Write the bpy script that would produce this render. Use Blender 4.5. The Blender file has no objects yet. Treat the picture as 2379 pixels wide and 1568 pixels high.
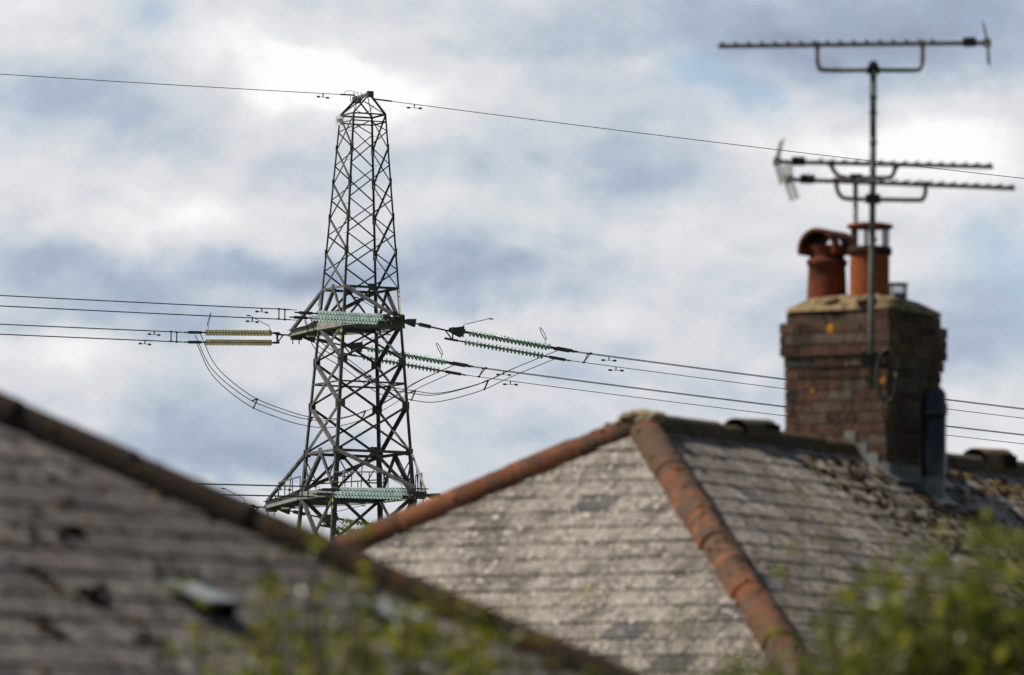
import bpy, bmesh, math, random
from mathutils import Vector, Matrix
R_ = math.radians
random.seed(11)
scene = bpy.context.scene
COL = scene.collection

# ------------------------------------------------------------------ camera
W0, H0, F = 2378.0, 1568.0, 17005.0          # picture units used while measuring: width, height, focal length
CAM_H = 1.8
PITCH, ROLL = R_(4.6), R_(0.70)
cam_d = bpy.data.cameras.new('camera')
cam = bpy.data.objects.new('camera', cam_d); COL.objects.link(cam)
cam.matrix_world = Matrix.Translation((0, 0, CAM_H)) @ Matrix.Rotation(math.pi/2 + PITCH, 4, 'X') @ Matrix.Rotation(ROLL, 4, 'Z')
cam_d.sensor_width = 36.0
cam_d.lens = 36.0*F/W0
cam_d.clip_start, cam_d.clip_end = 0.5, 20000
cam_d.dof.use_dof = True
cam_d.dof.focus_distance = 413.0
cam_d.dof.aperture_fstop = 6.4
scene.camera = cam
CR = cam.matrix_world.to_3x3()
CP = Vector((0, 0, CAM_H))
def ray(px, py): return CR @ Vector(((px - W0/2)/F, (H0/2 - py)/F, -1.0))
def at(px, py, depth):                        # the point at that distance north of the camera
    d = ray(px, py); return CP + d*(depth/d.y)

# ------------------------------------------------------------------ sun, sky, exposure
SUN = Vector((-0.63, 0.02, 0.77)).normalized()
sun_d = bpy.data.lights.new('sun', 'SUN'); sun_d.energy = 4.6; sun_d.angle = R_(0.53); sun_d.color = (1.0, 0.95, 0.86)
sun = bpy.data.objects.new('sun', sun_d); COL.objects.link(sun)
sun.rotation_euler = SUN.to_track_quat('Z', 'Y').to_euler(); sun.location = (-30, 0, 40)
scene.view_settings.view_transform = 'Standard'
scene.view_settings.look = 'None'
scene.view_settings.exposure = 0.0
scene.view_settings.gamma = 1.0

world = bpy.data.worlds.new('World'); scene.world = world; world.use_nodes = True
wt = world.node_tree; wt.nodes.clear()
class NT:
    """small wrapper for writing node trees"""
    def __init__(s, t): s.t = t
    def n(s, kind, **kw):
        x = s.t.nodes.new(kind)
        for k, v in kw.items(): setattr(x, k, v)
        return x
    def put(s, sock, v):
        if isinstance(v, bpy.types.NodeSocket): s.t.links.new(v, sock)
        elif isinstance(v, (int, float)) and sock.type == 'RGBA': sock.default_value = (v, v, v, 1)
        elif isinstance(v, (tuple, list)) and sock.type == 'RGBA' and len(v) == 3: sock.default_value = (*v, 1)
        else: sock.default_value = v
    def math(s, op, a, b=0.0, c=0.0, clamp=False):
        x = s.n('ShaderNodeMath', operation=op, use_clamp=clamp)
        s.put(x.inputs[0], a); s.put(x.inputs[1], b); s.put(x.inputs[2], c); return x.outputs[0]
    def vec(s, op, a, b=(0, 0, 0)):
        x = s.n('ShaderNodeVectorMath', operation=op); s.put(x.inputs[0], a); s.put(x.inputs[1], b)
        return x.outputs['Value'] if op in ('LENGTH', 'DOT_PRODUCT') else x.outputs['Vector']
    def noise(s, vec, scale, detail=4, rough=0.55, dist=0.0, color=False):
        x = s.n('ShaderNodeTexNoise'); s.put(x.inputs['Vector'], vec)
        x.inputs['Scale'].default_value = scale; x.inputs['Detail'].default_value = detail
        x.inputs['Roughness'].default_value = rough; x.inputs['Distortion'].default_value = dist
        return x.outputs['Color'] if color else x.outputs['Fac']
    def ramp(s, fac, stops, interp='LINEAR'):
        x = s.n('ShaderNodeValToRGB'); s.put(x.inputs[0], fac); e = x.color_ramp; e.interpolation = interp
        while len(e.elements) < len(stops): e.elements.new(0.5)
        for q, (p, c) in zip(e.elements, stops):
            q.position = p; q.color = (c, c, c, 1) if isinstance(c, (int, float)) else (*c, 1)
        return x.outputs[0]
    def step(s, v, lo, hi):
        x = s.n('ShaderNodeMapRange', interpolation_type='SMOOTHSTEP'); s.put(x.inputs['Value'], v)
        x.inputs['From Min'].default_value = lo; x.inputs['From Max'].default_value = hi; return x.outputs[0]
    def mix(s, fac, a, b, mode='MIX'):
        x = s.n('ShaderNodeMix', data_type='RGBA', blend_type=mode)
        s.put(x.inputs[0], fac); s.put(x.inputs[6], a); s.put(x.inputs[7], b); return x.outputs[2]

w = NT(wt)
tc = w.n('ShaderNodeTexCoord').outputs['Generated']
sepd = w.n('ShaderNodeSeparateXYZ'); w.put(sepd.inputs[0], tc)
sky = w.n('ShaderNodeTexSky', sky_type='NISHITA', sun_disc=False)
sky.sun_elevation = math.asin(SUN.z); sky.sun_rotation = math.atan2(SUN.x, SUN.y)
sky.air_density = 1.0; sky.dust_density = 0.6; sky.ozone_density = 1.5
# cloud banks: each one sits at a bearing and elevation of the sky (radians), with its own breadth, height and brightness
warp = w.vec('SCALE', w.vec('SUBTRACT', w.noise(tc, 45, 7, 0.55, color=True), (0.5, 0.5, 0.5)))
warp.node.inputs['Scale'].default_value = 0.020
dirw = w.vec('ADD', tc, warp)
def bank(x, y, sx, sy, amp):
    d = ray(x, y).normalized()
    sc = (F/sx, F/((sx + sy)/2), F/sy)
    l = w.vec('LENGTH', w.vec('MULTIPLY', w.vec('SUBTRACT', dirw, tuple(d)), sc))
    g = w.math('POWER', 2.718, w.math('MULTIPLY', w.math('MULTIPLY', l, l), -0.5))
    return w.math('MULTIPLY', g, amp)
BANKS = [(60, 60, 170, 70, .16), (470, 70, 140, 60, .10), (340, 40, 45, 35, -.22), (640, 40, 170, 45, .10), (880, 95, 150, 40, -.08),
         (1950, 40, 520, 85, -.30), (1450, 60, 300, 70, -.12), (2250, 140, 260, 60, -.18), (1700, 120, 170, 45, -.14),
         (740, 185, 120, 52, .52), (790, 260, 130, 60, .22), (1090, 130, 170, 75, .24), (640, 260, 130, 60, .14),
         (170, 265, 170, 70, -.16), (330, 300, 110, 45, -.10), (100, 420, 190, 70, .20), (540, 330, 150, 35, -.06),
         (560, 480, 160, 45, .18), (430, 540, 150, 40, .10), (300, 625, 420, 40, -.27), (60, 560, 120, 50, -.06), (680, 610, 150, 35, -.16),
         (1190, 390, 250, 50, -.19), (1400, 310, 160, 45, -.05), (1080, 645, 240, 42, -.25), (1310, 620, 130, 40, -.12),
         (1880, 350, 190, 70, .34), (2250, 330, 200, 70, .30), (2120, 470, 260, 35, .12), (1610, 215, 75, 45, -.12), (1720, 245, 55, 35, -.12),
         (1340, 550, 90, 50, .12), (1640, 560, 170, 80, .06), (1700, 420, 130, 40, -.12), (2330, 600, 110, 60, -.16), (2270, 720, 160, 80, -.18),
         (60, 830, 120, 45, .14), (215, 880, 85, 65, .22), (95, 880, 60, 40, -.08), (470, 1010, 180, 60, -.24), (560, 1080, 240, 38, -.22), (320, 740, 260, 30, -.22),
         (640, 870, 150, 50, .06), (960, 975, 90, 60, .16), (1200, 740, 230, 30, .14), (1630, 830, 160, 45, .12), (1300, 830, 140, 35, -.12),
         (1180, 1000, 150, 50, -.12), (2290, 880, 120, 60, .10), (2290, 1010, 120, 30, .16), (1560, 700, 260, 40, -.06), (700, 1150, 220, 25, .06)]
tot = None
for b in BANKS:
    g = bank(*b); tot = g if tot is None else w.math('ADD', tot, g)
st = w.vec('MULTIPLY', tc, (0.62, 0.8, 1.0))
n1 = w.noise(st, 62, 8, 0.50, 0.5)
c1 = w.noise(w.vec('ADD', st, (1.7, 0.4, 2.2)), 50, 10, 0.50, 0.25)
c2 = w.noise(w.vec('ADD', st, (1.7 - 0.0018, 0.4, 2.2 + 0.0055)), 50, 10, 0.50, 0.25)   # towards the light: puffs get bright tops and shaded bases
c3 = w.noise(w.vec('ADD', st, (4.4, 2.1, 0.3)), 135, 8, 0.5, 0.3)
c4 = w.noise(w.vec('ADD', st, (4.4 - 0.0007, 2.1, 0.3 + 0.0021)), 135, 8, 0.5, 0.3)
n2 = w.math('SUBTRACT', 1.0, w.math('ABSOLUTE', w.math('MULTIPLY', w.math('SUBTRACT', w.noise(w.vec('ADD', w.vec('ADD', st, warp), (3.1, 7.7, 1.3)), 120, 6, 0.55, 0.3), 0.5), 4.0)))
val = w.math('ADD', w.math('ADD', tot, 0.596), w.math('ADD', w.math('MULTIPLY', w.math('SUBTRACT', n1, 0.5), 0.36), w.math('ADD', w.math('ADD', w.math('MULTIPLY', w.math('SUBTRACT', c1, c2), 0.80), w.math('MULTIPLY', w.math('SUBTRACT', c3, c4), 0.42)), w.math('MULTIPLY', w.math('SUBTRACT', n2, 0.62), 0.05))))
lum = w.ramp(val, [(0.0, (.285, .325, .425)), (0.22, (.360, .432, .555)), (0.38, (.458, .528, .634)), (0.52, (.582, .632, .697)), (0.66, (.702, .722, .755)), (0.82, (.810, .815, .835)), (1.0, (.985, .985, .985))])
tint = w.step(w.noise(w.vec('ADD', st, (9.0, 2.0, 5.0)), 60, 3), 0.42, 0.62)
lum = w.mix(w.math('MULTIPLY', tint, 0.4), lum, w.mix(1.0, lum, (1.03, .99, 1.0), 'MULTIPLY'))
lum10 = w.mix(1.0, lum, (10.0, 10.0, 10.0), 'MULTIPLY')
# thin places in the cover let the blue through
holes = None
for x, y, sx, sy, a in [(1640, 235, 60, 45, 1.0), (1725, 255, 55, 30, .9), (340, 40, 45, 40, .55), (2350, 590, 100, 60, .8), (2310, 700, 110, 60, .35), (20, 280, 45, 60, .35), (600, 600, 60, 30, .3)]:
    g = bank(x, y, sx, sy, a); holes = g if holes is None else w.math('MAXIMUM', holes, g)
cover_near = w.math('SUBTRACT', 1.0, w.math('MULTIPLY', holes, w.step(n1, 0.30, 0.58)), clamp=True)
# the cloud bank stands in the north, broken up overhead and to the south
broken = w.step(w.noise(tc, 3.2, 6, 0.6), 0.50, 0.66)
north = w.step(sepd.outputs['Y'], 0.55, 0.93)
cover = w.mix(north, w.math('MULTIPLY', broken, 0.18), cover_near)
blue = w.mix(0.55, sky.outputs[0], (4.6, 6.4, 8.6))
col = w.mix(cover, w.mix(north, w.mix(1.0, sky.outputs[0], (.62, .60, .56), 'MULTIPLY'), blue), lum10)
bg = w.n('ShaderNodeBackground'); w.put(bg.inputs['Color'], col); bg.inputs['Strength'].default_value = 0.1
w.put(w.n('ShaderNodeOutputWorld').inputs['Surface'], bg.outputs[0])

# ------------------------------------------------------------------ helpers
class MB:
    """collects shapes, then links them as ONE mesh object"""
    def __init__(s): s.v = []; s.f = []; s.m = []; s.a = []; s.sm = []
    def poly(s, pts, m=0, a=None, smooth=False):
        i = len(s.v); s.v += [Vector(p) for p in pts]; s.f.append(tuple(range(i, i + len(pts)))); s.m.append(m); s.a.append(random.random() if a is None else a); s.sm.append(smooth)
    def hexa(s, p, m=0, a=None):              # eight corners: bottom ring 0-3, top ring 4-7
        i = len(s.v); s.v += [Vector(q) for q in p]; a = random.random() if a is None else a
        for f in ((3, 2, 1, 0), (4, 5, 6, 7), (0, 1, 5, 4), (1, 2, 6, 5), (2, 3, 7, 6), (3, 0, 4, 7)):
            s.f.append(tuple(i + k for k in f)); s.m.append(m); s.a.append(a); s.sm.append(False)
    def box(s, lo, hi, m=0, a=None):
        x0, y0, z0 = lo; x1, y1, z1 = hi
        s.hexa([(x0, y0, z0), (x1, y0, z0), (x1, y1, z0), (x0, y1, z0), (x0, y0, z1), (x1, y0, z1), (x1, y1, z1), (x0, y1, z1)], m, a)
    def bar(s, p, q, wd, ht, up=(0, 0, 1), m=0, a=None):
        p, q, up = Vector(p), Vector(q), Vector(up); d = (q - p).normalized()
        x = d.cross(up)
        if x.length < 1e-4: x = d.cross(Vector((1, 0, 0)))
        x = x.normalized()*wd/2; y = x.cross(d).normalized()*ht/2
        s.hexa([p - x - y, p + x - y, p + x + y, p - x + y, q - x - y, q + x - y, q + x + y, q - x + y], m, a)
    def angle(s, p, q, wd, nrm, t=None, m=0, flip=1):
        """steel angle section from p to q, one flange flat on the face with that normal, one flange turned inward"""
        p, q = Vector(p), Vector(q); d = (q - p).normalized(); nn = Vector(nrm); nn = (nn - d*nn.dot(d)).normalized()
        x = d.cross(nn).normalized()*flip; t = t or wd*0.14
        prof = [(-wd/2, 0), (wd/2, 0), (wd/2, -t), (-wd/2 + t, -t), (-wd/2 + t, -wd), (-wd/2, -wd)]
        i = len(s.v); a = random.random()
        for c in (p, q): s.v += [c + x*u + nn*v for u, v in prof]
        for k in range(6):
            l = (k + 1) % 6; s.f.append((i + k, i + l, i + 6 + l, i + 6 + k)); s.m.append(m); s.a.append(a); s.sm.append(False)
        for o, r in ((0, -1), (6, 1)):
            for f in ([0, 1, 2, 3], [0, 3, 4, 5]): s.f.append(tuple(i + o + k for k in f[::r])); s.m.append(m); s.a.append(a); s.sm.append(False)
    def tube(s, pts, r, n=8, m=0, cap=True, a=None, smooth=True):
        pts = [Vector(p) for p in pts]; rs = r if isinstance(r, (list, tuple)) else [r]*len(pts)
        i = len(s.v); a = random.random() if a is None else a; x = None
        for k, p in enumerate(pts):
            d = (pts[min(k + 1, len(pts) - 1)] - pts[max(k - 1, 0)]).normalized()
            if x is None: x = d.cross(Vector((0, 0, 1)) if abs(d.z) < 0.9 else Vector((1, 0, 0))).normalized()
            x = (x - d*x.dot(d)).normalized(); y = d.cross(x)
            s.v += [p + (x*math.cos(2*math.pi*j/n) + y*math.sin(2*math.pi*j/n))*rs[k] for j in range(n)]
        for k in range(len(pts) - 1):
            for j in range(n):
                l = (j + 1) % n; s.f.append((i + k*n + j, i + k*n + l, i + k*n + n + l, i + k*n + n + j)); s.m.append(m); s.a.append(a); s.sm.append(smooth)
        if cap:
            e = i + (len(pts) - 1)*n
            s.f.append(tuple(i + j for j in range(n - 1, -1, -1))); s.f.append(tuple(e + j for j in range(n)))
            s.m += [m, m]; s.a += [a, a]; s.sm += [False, False]
    def lathe(s, o, axis, prof, n=16, m=0, a=None, smooth=True, cap=False):
        """prof: (distance along the axis, radius)"""
        o, d = Vector(o), Vector(axis).normalized()
        x = d.cross(Vector((0, 0, 1)) if abs(d.z) < 0.9 else Vector((1, 0, 0))).normalized(); y = d.cross(x)
        i = len(s.v); a = random.random() if a is None else a
        for h, r in prof: s.v += [o + d*h + (x*math.cos(2*math.pi*j/n) + y*math.sin(2*math.pi*j/n))*r for j in range(n)]
        for k in range(len(prof) - 1):
            for j in range(n):
                l = (j + 1) % n; s.f.append((i + k*n + j, i + k*n + l, i + k*n + n + l, i + k*n + n + j)); s.m.append(m); s.a.append(a); s.sm.append(smooth)
        if cap:
            e = i + (len(prof) - 1)*n
            s.f.append(tuple(i + j for j in range(n - 1, -1, -1))); s.f.append(tuple(e + j for j in range(n))); s.m += [m, m]; s.a += [a, a]; s.sm += [False, False]
    def blob(s, c, rad, nrm=(0, 0, 1), m=0, a=None, rough=0.25, seg=7, rings=4):
        """an uneven cushion; rad = (along, across, up)"""
        c, nn = Vector(c), Vector(nrm).normalized(); x = nn.cross(Vector((0.3, 1, 0.2))).normalized(); y = nn.cross(x)
        i = len(s.v); a = random.random() if a is None else a
        for k in range(rings + 1):
            th = math.pi*0.62*k/rings
            for j in range(seg):
                ph = 2*math.pi*j/seg; q = 1 + random.uniform(-rough, rough)
                s.v.append(c + (x*math.cos(ph)*rad[0] + y*math.sin(ph)*rad[1])*math.sin(th)*q + nn*rad[2]*math.cos(th)*q)
        for k in range(rings):
            for j in range(seg):
                l = (j + 1) % seg; s.f.append((i + k*seg + j, i + k*seg + seg + j, i + k*seg + seg + l, i + k*seg + l)); s.m.append(m); s.a.append(a); s.sm.append(True)
    def build(s, name, mats, parent=None, origin=None):
        mats = mats if isinstance(mats, (list, tuple)) else [mats]
        o = Vector(origin) if origin is not None else (Vector(parent['_o']) if parent is not None and '_o' in parent else Vector((0, 0, 0)))
        me = bpy.data.meshes.new(name); me.from_pydata([tuple(p - o) for p in s.v], [], s.f)
        for x in mats: me.materials.append(x)
        me.polygons.foreach_set('material_index', s.m); me.polygons.foreach_set('use_smooth', s.sm)
        at_ = me.attributes.new('rnd', 'FLOAT', 'FACE'); at_.data.foreach_set('value', s.a)
        me.update()
        ob = bpy.data.objects.new(name, me); COL.objects.link(ob)
        if parent is not None: ob.parent = parent
        elif origin is not None: ob.location = o
        return ob
def tag(o, label=None, cat=None, group=None, kind=None):
    for k, v in (('label', label), ('category', cat), ('group', group), ('kind', kind)):
        if v: o[k] = v
    return o
ROOTS = []
UP = Vector((0, 0, 1))
def thing(name, label, cat, loc, rotz=0.0, group=None, local=False):
    o = bpy.data.objects.new(name, None); COL.objects.link(o); o.location = loc; o.rotation_euler = (0, 0, rotz); o.empty_display_size = 0.3
    o['_o'] = (0.0, 0.0, 0.0) if local else tuple(loc); ROOTS.append(o)
    return tag(o, label, cat, group)
def sub(ob, parent):                          # makes ob a sub-part of a part that shares its root's frame
    ob.parent = parent; return ob
def lerp(a, b, t): return a + (b - a)*t
def spline(pts, n=8):
    pts = [Vector(p) for p in pts]; P = [pts[0]*2 - pts[1]] + pts + [pts[-1]*2 - pts[-2]]; out = []
    for i in range(1, len(P) - 2):
        for k in range(n):
            t = k/n; a, b, c, d = P[i - 1], P[i], P[i + 1], P[i + 2]
            out.append(0.5*((2*b) + (c - a)*t + (2*a - 5*b + 4*c - d)*t*t + (3*b - a - 3*c + d)*t**3))
    return out + [pts[-1]]

# ------------------------------------------------------------------ materials
def mat(name, build):
    m = bpy.data.materials.new(name); m.use_nodes = True; t = m.node_tree; t.nodes.clear(); k = NT(t)
    k.obj = k.n('ShaderNodeTexCoord').outputs['Object']
    k.rnd = k.n('ShaderNodeAttribute', attribute_name='rnd').outputs['Fac']
    k.bsdf = k.n('ShaderNodeBsdfPrincipled'); out = k.n('ShaderNodeOutputMaterial'); k.out = out
    k.put(out.inputs['Surface'], k.bsdf.outputs[0]); build(k); return m
def setp(k, color=None, rough=None, metal=None, spec=None, bump=None, bd=0.02, bs=0.6):
    if color is not None: k.put(k.bsdf.inputs['Base Color'], color)
    if rough is not None: k.put(k.bsdf.inputs['Roughness'], rough)
    if metal is not None: k.put(k.bsdf.inputs['Metallic'], metal)
    if spec is not None: k.put(k.bsdf.inputs['Specular IOR Level'], spec)
    if bump is not None:
        b = k.n('ShaderNodeBump'); b.inputs['Distance'].default_value = bd; b.inputs['Strength'].default_value = bs
        k.put(b.inputs['Height'], bump); k.put(k.bsdf.inputs['Normal'], b.outputs[0])
def mottled(name, c0, c1, scale, rough=0.8, metal=0.0, spec=0.3, var=0.3, bd=0.004):
    def b(k):
        n = k.noise(k.obj, scale, 5, 0.6)
        c = k.mix(k.step(n, 0.35, 0.65), c0, c1)
        c = k.mix(1.0, c, k.ramp(k.rnd, [(0, 1 - var), (1, 1 + var)]), 'MULTIPLY')
        setp(k, c, rough, metal, spec, n, bd, 0.5)
    return mat(name, b)
STEEL = mottled('weathered galvanised steel', (.072, .067, .066), (.135, .126, .122), 2.2, 0.66, 0.0, 0.25, 0.3)
STEEL_MID = mottled('lit grey steel beam', (.20, .19, .175), (.30, .285, .26), 2.0, 0.66, 0.0, 0.25, 0.2)  # arm beams: light on webs and undersides is put into this lighter steel
STEEL_SUNLIT = mottled('sunlit galvanised steel', (.30, .285, .25), (.38, .36, .32), 2.0, 0.6, 0.1, 0.3, 0.2)  # sunlight on the R ties, put into a paler steel colour
HARDWARE = mottled('dark line hardware', (.060, .061, .068), (.115, .116, .124), 8, 0.5, 0.5, 0.4, 0.2)
WIRE = mottled('weathered aluminium wire', (.070, .068, .067), (.115, .110, .108), 3, 0.6, 0.4, 0.3, 0.1)
ROD = mottled('grey steel rod', (.13, .14, .15), (.2, .21, .22), 5, 0.45, 0.5, 0.4, 0.1)
def _glass(k):
    setp(k, k.mix(k.rnd, (.48, .64, .64), (.72, .86, .80)), 0.12, 0.0, 0.7)
    k.put(k.bsdf.inputs['Transmission Weight'], 0.35); k.put(k.bsdf.inputs['IOR'], 1.3)
GLASS = mat('pale green toughened glass', _glass)
def _glass2(k):
    setp(k, k.mix(k.rnd, (.40, .55, .48), (.58, .72, .64)), 0.12, 0.0, 0.8)
    k.put(k.bsdf.inputs['Transmission Weight'], 0.35); k.put(k.bsdf.inputs['IOR'], 1.3)
GLASS_DEEP = mat('deeper green toughened glass', _glass2)
BEIGE = mottled('dull beige glass', (.26, .22, .125), (.36, .31, .20), 6, 0.35, 0.0, 0.5, 0.12)
YELLOW = mottled('yellow enamel', (.62, .40, .02), (.66, .44, .03), 3, 0.5, 0, 0.4, 0.05)
NAVY = mottled('navy enamel', (.012, .03, .10), (.015, .035, .12), 3, 0.5, 0, 0.4, 0.05)
WHITE = mottled('white enamel', (.78, .80, .78), (.84, .85, .83), 3, 0.5, 0, 0.4, 0.04)
BLACKP = mottled('black enamel', (.02, .02, .02), (.03, .03, .03), 3, 0.5, 0, 0.4, 0.05)
def tiles(name, c0, c1, lich, lich_amt, clean=None, clean_frac=0.0, moss=(.02, .014, .009), moss_amt=0.0, patch=None, run=(1, .5, .9)):
    def b(k):
        k.obj = k.vec('MULTIPLY', k.obj, run)      # growth runs down the slope with the rain
        big = k.noise(k.obj, 1.6, 5, 0.6); mid = k.noise(k.obj, 9, 6, 0.65); fine = k.noise(k.obj, 52, 4, 0.6)
        c = k.mix(k.step(mid, 0.35, 0.68), c0, c1)
        c = k.mix(1.0, c, k.ramp(k.rnd, [(0, .78), (0.5, 1.0), (1, 1.16)]), 'MULTIPLY')
        spots = k.math('ADD', k.math('MULTIPLY', mid, 0.36), k.math('ADD', k.math('MULTIPLY', fine, 0.84), k.math('MULTIPLY', big, 0.5)))
        ls = k.step(spots, 0.94 - lich_amt, 1.0 - lich_amt)
        if clean is not None:
            cl = k.math('LESS_THAN', k.rnd, clean_frac); ls = k.math('MULTIPLY', ls, k.math('SUBTRACT', 1.0, k.math('MULTIPLY', cl, .8))); c = k.mix(cl, c, k.mix(1.0, clean, k.ramp(k.math('ADD', k.math('MULTIPLY', mid, .6), k.math('MULTIPLY', fine, .4)), [(0.35, .75), (0.65, 1.3)]), 'MULTIPLY'))
        c = k.mix(ls, c, k.mix(fine, lich, tuple(x*1.35 for x in lich)))
        if patch is not None:
            p = k.step(k.noise(k.vec('ADD', k.obj, (4.0, 9.0, 2.0)), 2.6, 4, 0.6), 0.66, 0.74); c = k.mix(k.math('MULTIPLY', p, 0.75), c, patch)
        ms = k.step(k.math('ADD', k.noise(k.vec('ADD', k.obj, (7.0, 3.0, 1.0)), 5.5, 5, 0.6), k.math('MULTIPLY', big, 0.25)), 0.80 - moss_amt, 0.87 - moss_amt)
        c = k.mix(ms, c, moss)
        h = k.math('ADD', k.math('MULTIPLY', fine, 0.6), k.math('ADD', k.math('MULTIPLY', ms, 0.6), k.math('MULTIPLY', mid, 0.15)))
        setp(k, c, 0.92, 0.0, 0.2, h, 0.004, 0.6)
    return mat(name, b)
T_PALE = tiles('tiles under pale lichen', (.120, .103, .084), (.178, .153, .126), (.305, .268, .224), 0.105, (.086, .080, .079), 0.105, moss_amt=-0.10, run=(.5, 1, .9))
T_SIDE = tiles('brown grey tiles', (.135, .110, .096), (.225, .188, .163), (.38, .33, .285), 0.06, (.10, .094, .094), 0.06, moss_amt=0.04, patch=(.25, .17, .06))
T_DARK = tiles('dark brown grey tiles', (.090, .075, .070), (.138, .117, .109), (.27, .235, .21), 0.03, moss_amt=-0.08, patch=None)
def _terra(dark, orange, lichcol, dk):
    def b(k):
        mid = k.noise(k.obj, 7, 6, 0.65); fine = k.noise(k.obj, 38, 5, 0.7); big = k.noise(k.obj, 1.7, 3)
        c = k.mix(k.step(k.rnd, 0.0, 1.0), orange, tuple(x*0.68 for x in orange))
        c = k.mix(1.0, c, k.ramp(fine, [(0.3, .75), (0.7, 1.2)]), 'MULTIPLY')
        c = k.mix(k.step(k.math('ADD', mid, k.math('MULTIPLY', big, 0.7)), 0.90 - dk, 1.12 - dk), c, dark)
        c = k.mix(k.step(k.math('ADD', k.math('MULTIPLY', fine, 0.7), k.math('MULTIPLY', mid, 0.5)), 0.735, 0.79), c, lichcol)
        setp(k, c, 0.9, 0, 0.2, k.math('ADD', fine, mid), 0.01, 0.7)
    return b
TERRA = mat('mottled terracotta hip tile', _terra((.100, .062, .040), (.270, .100, .048), (.33, .26, .16), 0.19))
TERRA_DARK = mat('blackened hip tile', _terra((.050, .033, .024), (.19, .080, .030), (.18, .12, .06), 0.28))
RIDGEM = mat('brown ridge tile', _terra((.10, .070, .048), (.20, .11, .06), (.28, .22, .12), 0.22))
POT_RED = mat('sooty red chimney pot', _terra((.085, .030, .018), (.24, .062, .030), (.26, .15, .09), 0.12))
POT_ORANGE = mat('orange chimney pot', _terra((.30, .09, .035), (.42, .115, .035), (.36, .13, .05), -0.05))
POT_SOOT = mottled('sooty clay', (.035, .016, .012), (.075, .032, .022), 9, 0.85, 0, 0.2, 0.2)
def _mortar(c0, c1, c2):
    def b(k):
        n = k.noise(k.obj, 10, 6, 0.65); f = k.noise(k.obj, 45, 4, 0.6)
        c = k.mix(k.step(n, 0.38, 0.62), c0, c1); c = k.mix(k.step(f, 0.55, 0.68), c, c2)
        setp(k, c, 0.95, 0, 0.15, k.math('ADD', n, f), 0.012, 0.7)
    return b
MORTAR = mat('weathered brick mortar', _mortar((.14, .115, .09), (.20, .165, .125), (.28, .235, .175)))
CEMENT = mat('ochre stained cement', _mortar((.15, .11, .062), (.30, .22, .115), (.09, .07, .045)))
CREAM = mat('cream lichen crust', _mortar((.24, .19, .11), (.36, .29, .17), (.15, .11, .06)))
def _brick(k):
    n = k.noise(k.obj, 14, 6, 0.65); f = k.noise(k.obj, 60, 4, 0.65)
    c = k.ramp(k.rnd, [(0.0, (.055, .030, .022)), (0.3, (.098, .050, .036)), (0.55, (.130, .060, .040)), (0.72, (.125, .088, .065)), (0.88, (.140, .112, .088)), (1.0, (.045, .036, .031))])
    c = k.mix(1.0, c, k.ramp(n, [(0.3, .55), (0.7, 1.3)]), 'MULTIPLY')
    c = k.mix(k.step(f, 0.55, 0.68), c, (.22, .18, .135))
    c = k.mix(k.math('MULTIPLY', k.step(k.noise(k.vec('MULTIPLY', k.obj, (1, 1, .22)), 9, 4), 0.52, 0.66), 0.7), c, (.035, .026, .021))
    setp(k, c, 0.93, 0, 0.15, k.math('ADD', n, f), 0.01, 0.7)
BRICK = mat('old stock brick', _brick)
LEAD = mottled('grey lead sheet', (.115, .114, .110), (.21, .205, .195), 6, 0.6, 0.0, 0.4, 0.12, 0.006)
BLACKPIPE = mottled('black flue pipe', (.016, .016, .017), (.030, .030, .031), 9, 0.32, 0.0, 0.5, 0.05, 0.001)
CHROME = mottled('worn grey cap metal', (.25, .25, .25), (.6, .6, .58), 16, 0.3, 0.6, 0.5, 0.1, 0.003)
AERIAL = mottled('oxidised aluminium tube', (.19, .165, .155), (.30, .27, .25), 12, 0.55, 0.3, 0.3, 0.12, 0.001)
MASTM = mottled('dirty galvanised mast', (.12, .115, .10), (.27, .255, .225), 10, 0.6, 0.3, 0.3, 0.1, 0.001)
PLASTIC = mottled('black plastic', (.015, .014, .013), (.03, .028, .026), 10, 0.5, 0, 0.4, 0.1, 0.001)
MOSSM = mat('roof moss', lambda k: setp(k, k.mix(1.0, k.ramp(k.rnd, [(0.0, (.020, .012, .008)), (0.55, (.040, .023, .013)), (0.62, (.11, .075, .030)), (0.85, (.17, .12, .055)), (1.0, (.27, .24, .20))], 'CONSTANT'), k.ramp(k.noise(k.obj, 60, 4), [(0.3, .6), (0.7, 1.4)]), 'MULTIPLY'), 0.98, 0, 0.05, k.noise(k.obj, 90, 3), 0.01, 0.8))
VENT = mottled('pale grey vent hood', (.17, .19, .195), (.27, .29, .295), 14, 0.35, 0.0, 0.5, 0.05, 0.002)
DARKIN = mottled('black opening shade', (.006, .006, .006), (.010, .010, .010), 5, 0.9, 0, 0.1, 0.05)  # shade at the vent mouths and hood sides, painted as near-black faces
RENDERM = mottled('cream painted render', (.50, .46, .38), (.58, .54, .46), 4, 0.9, 0, 0.2, 0.03)
WOOD = mottled('white painted board', (.70, .70, .68), (.78, .78, .76), 6, 0.6, 0, 0.3, 0.03)
def leafm(name, c0, c1, c2):
    def b(k):
        c = k.ramp(k.rnd, [(0, c0), (0.5, c1), (0.85, c2), (1.0, tuple(x*1.5 for x in c2))])
        setp(k, c, 0.36, 0, 0.5)
        tr = k.n('ShaderNodeBsdfTranslucent'); k.put(tr.inputs['Color'], k.mix(1.0, c, (1.5, 1.6, .9), 'MULTIPLY'))
        ms = k.n('ShaderNodeMixShader'); ms.inputs[0].default_value = 0.42
        k.put(ms.inputs[1], k.bsdf.outputs[0]); k.put(ms.inputs[2], tr.outputs[0]); k.put(k.out.inputs['Surface'], ms.outputs[0])
    return mat(name, b)
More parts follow.
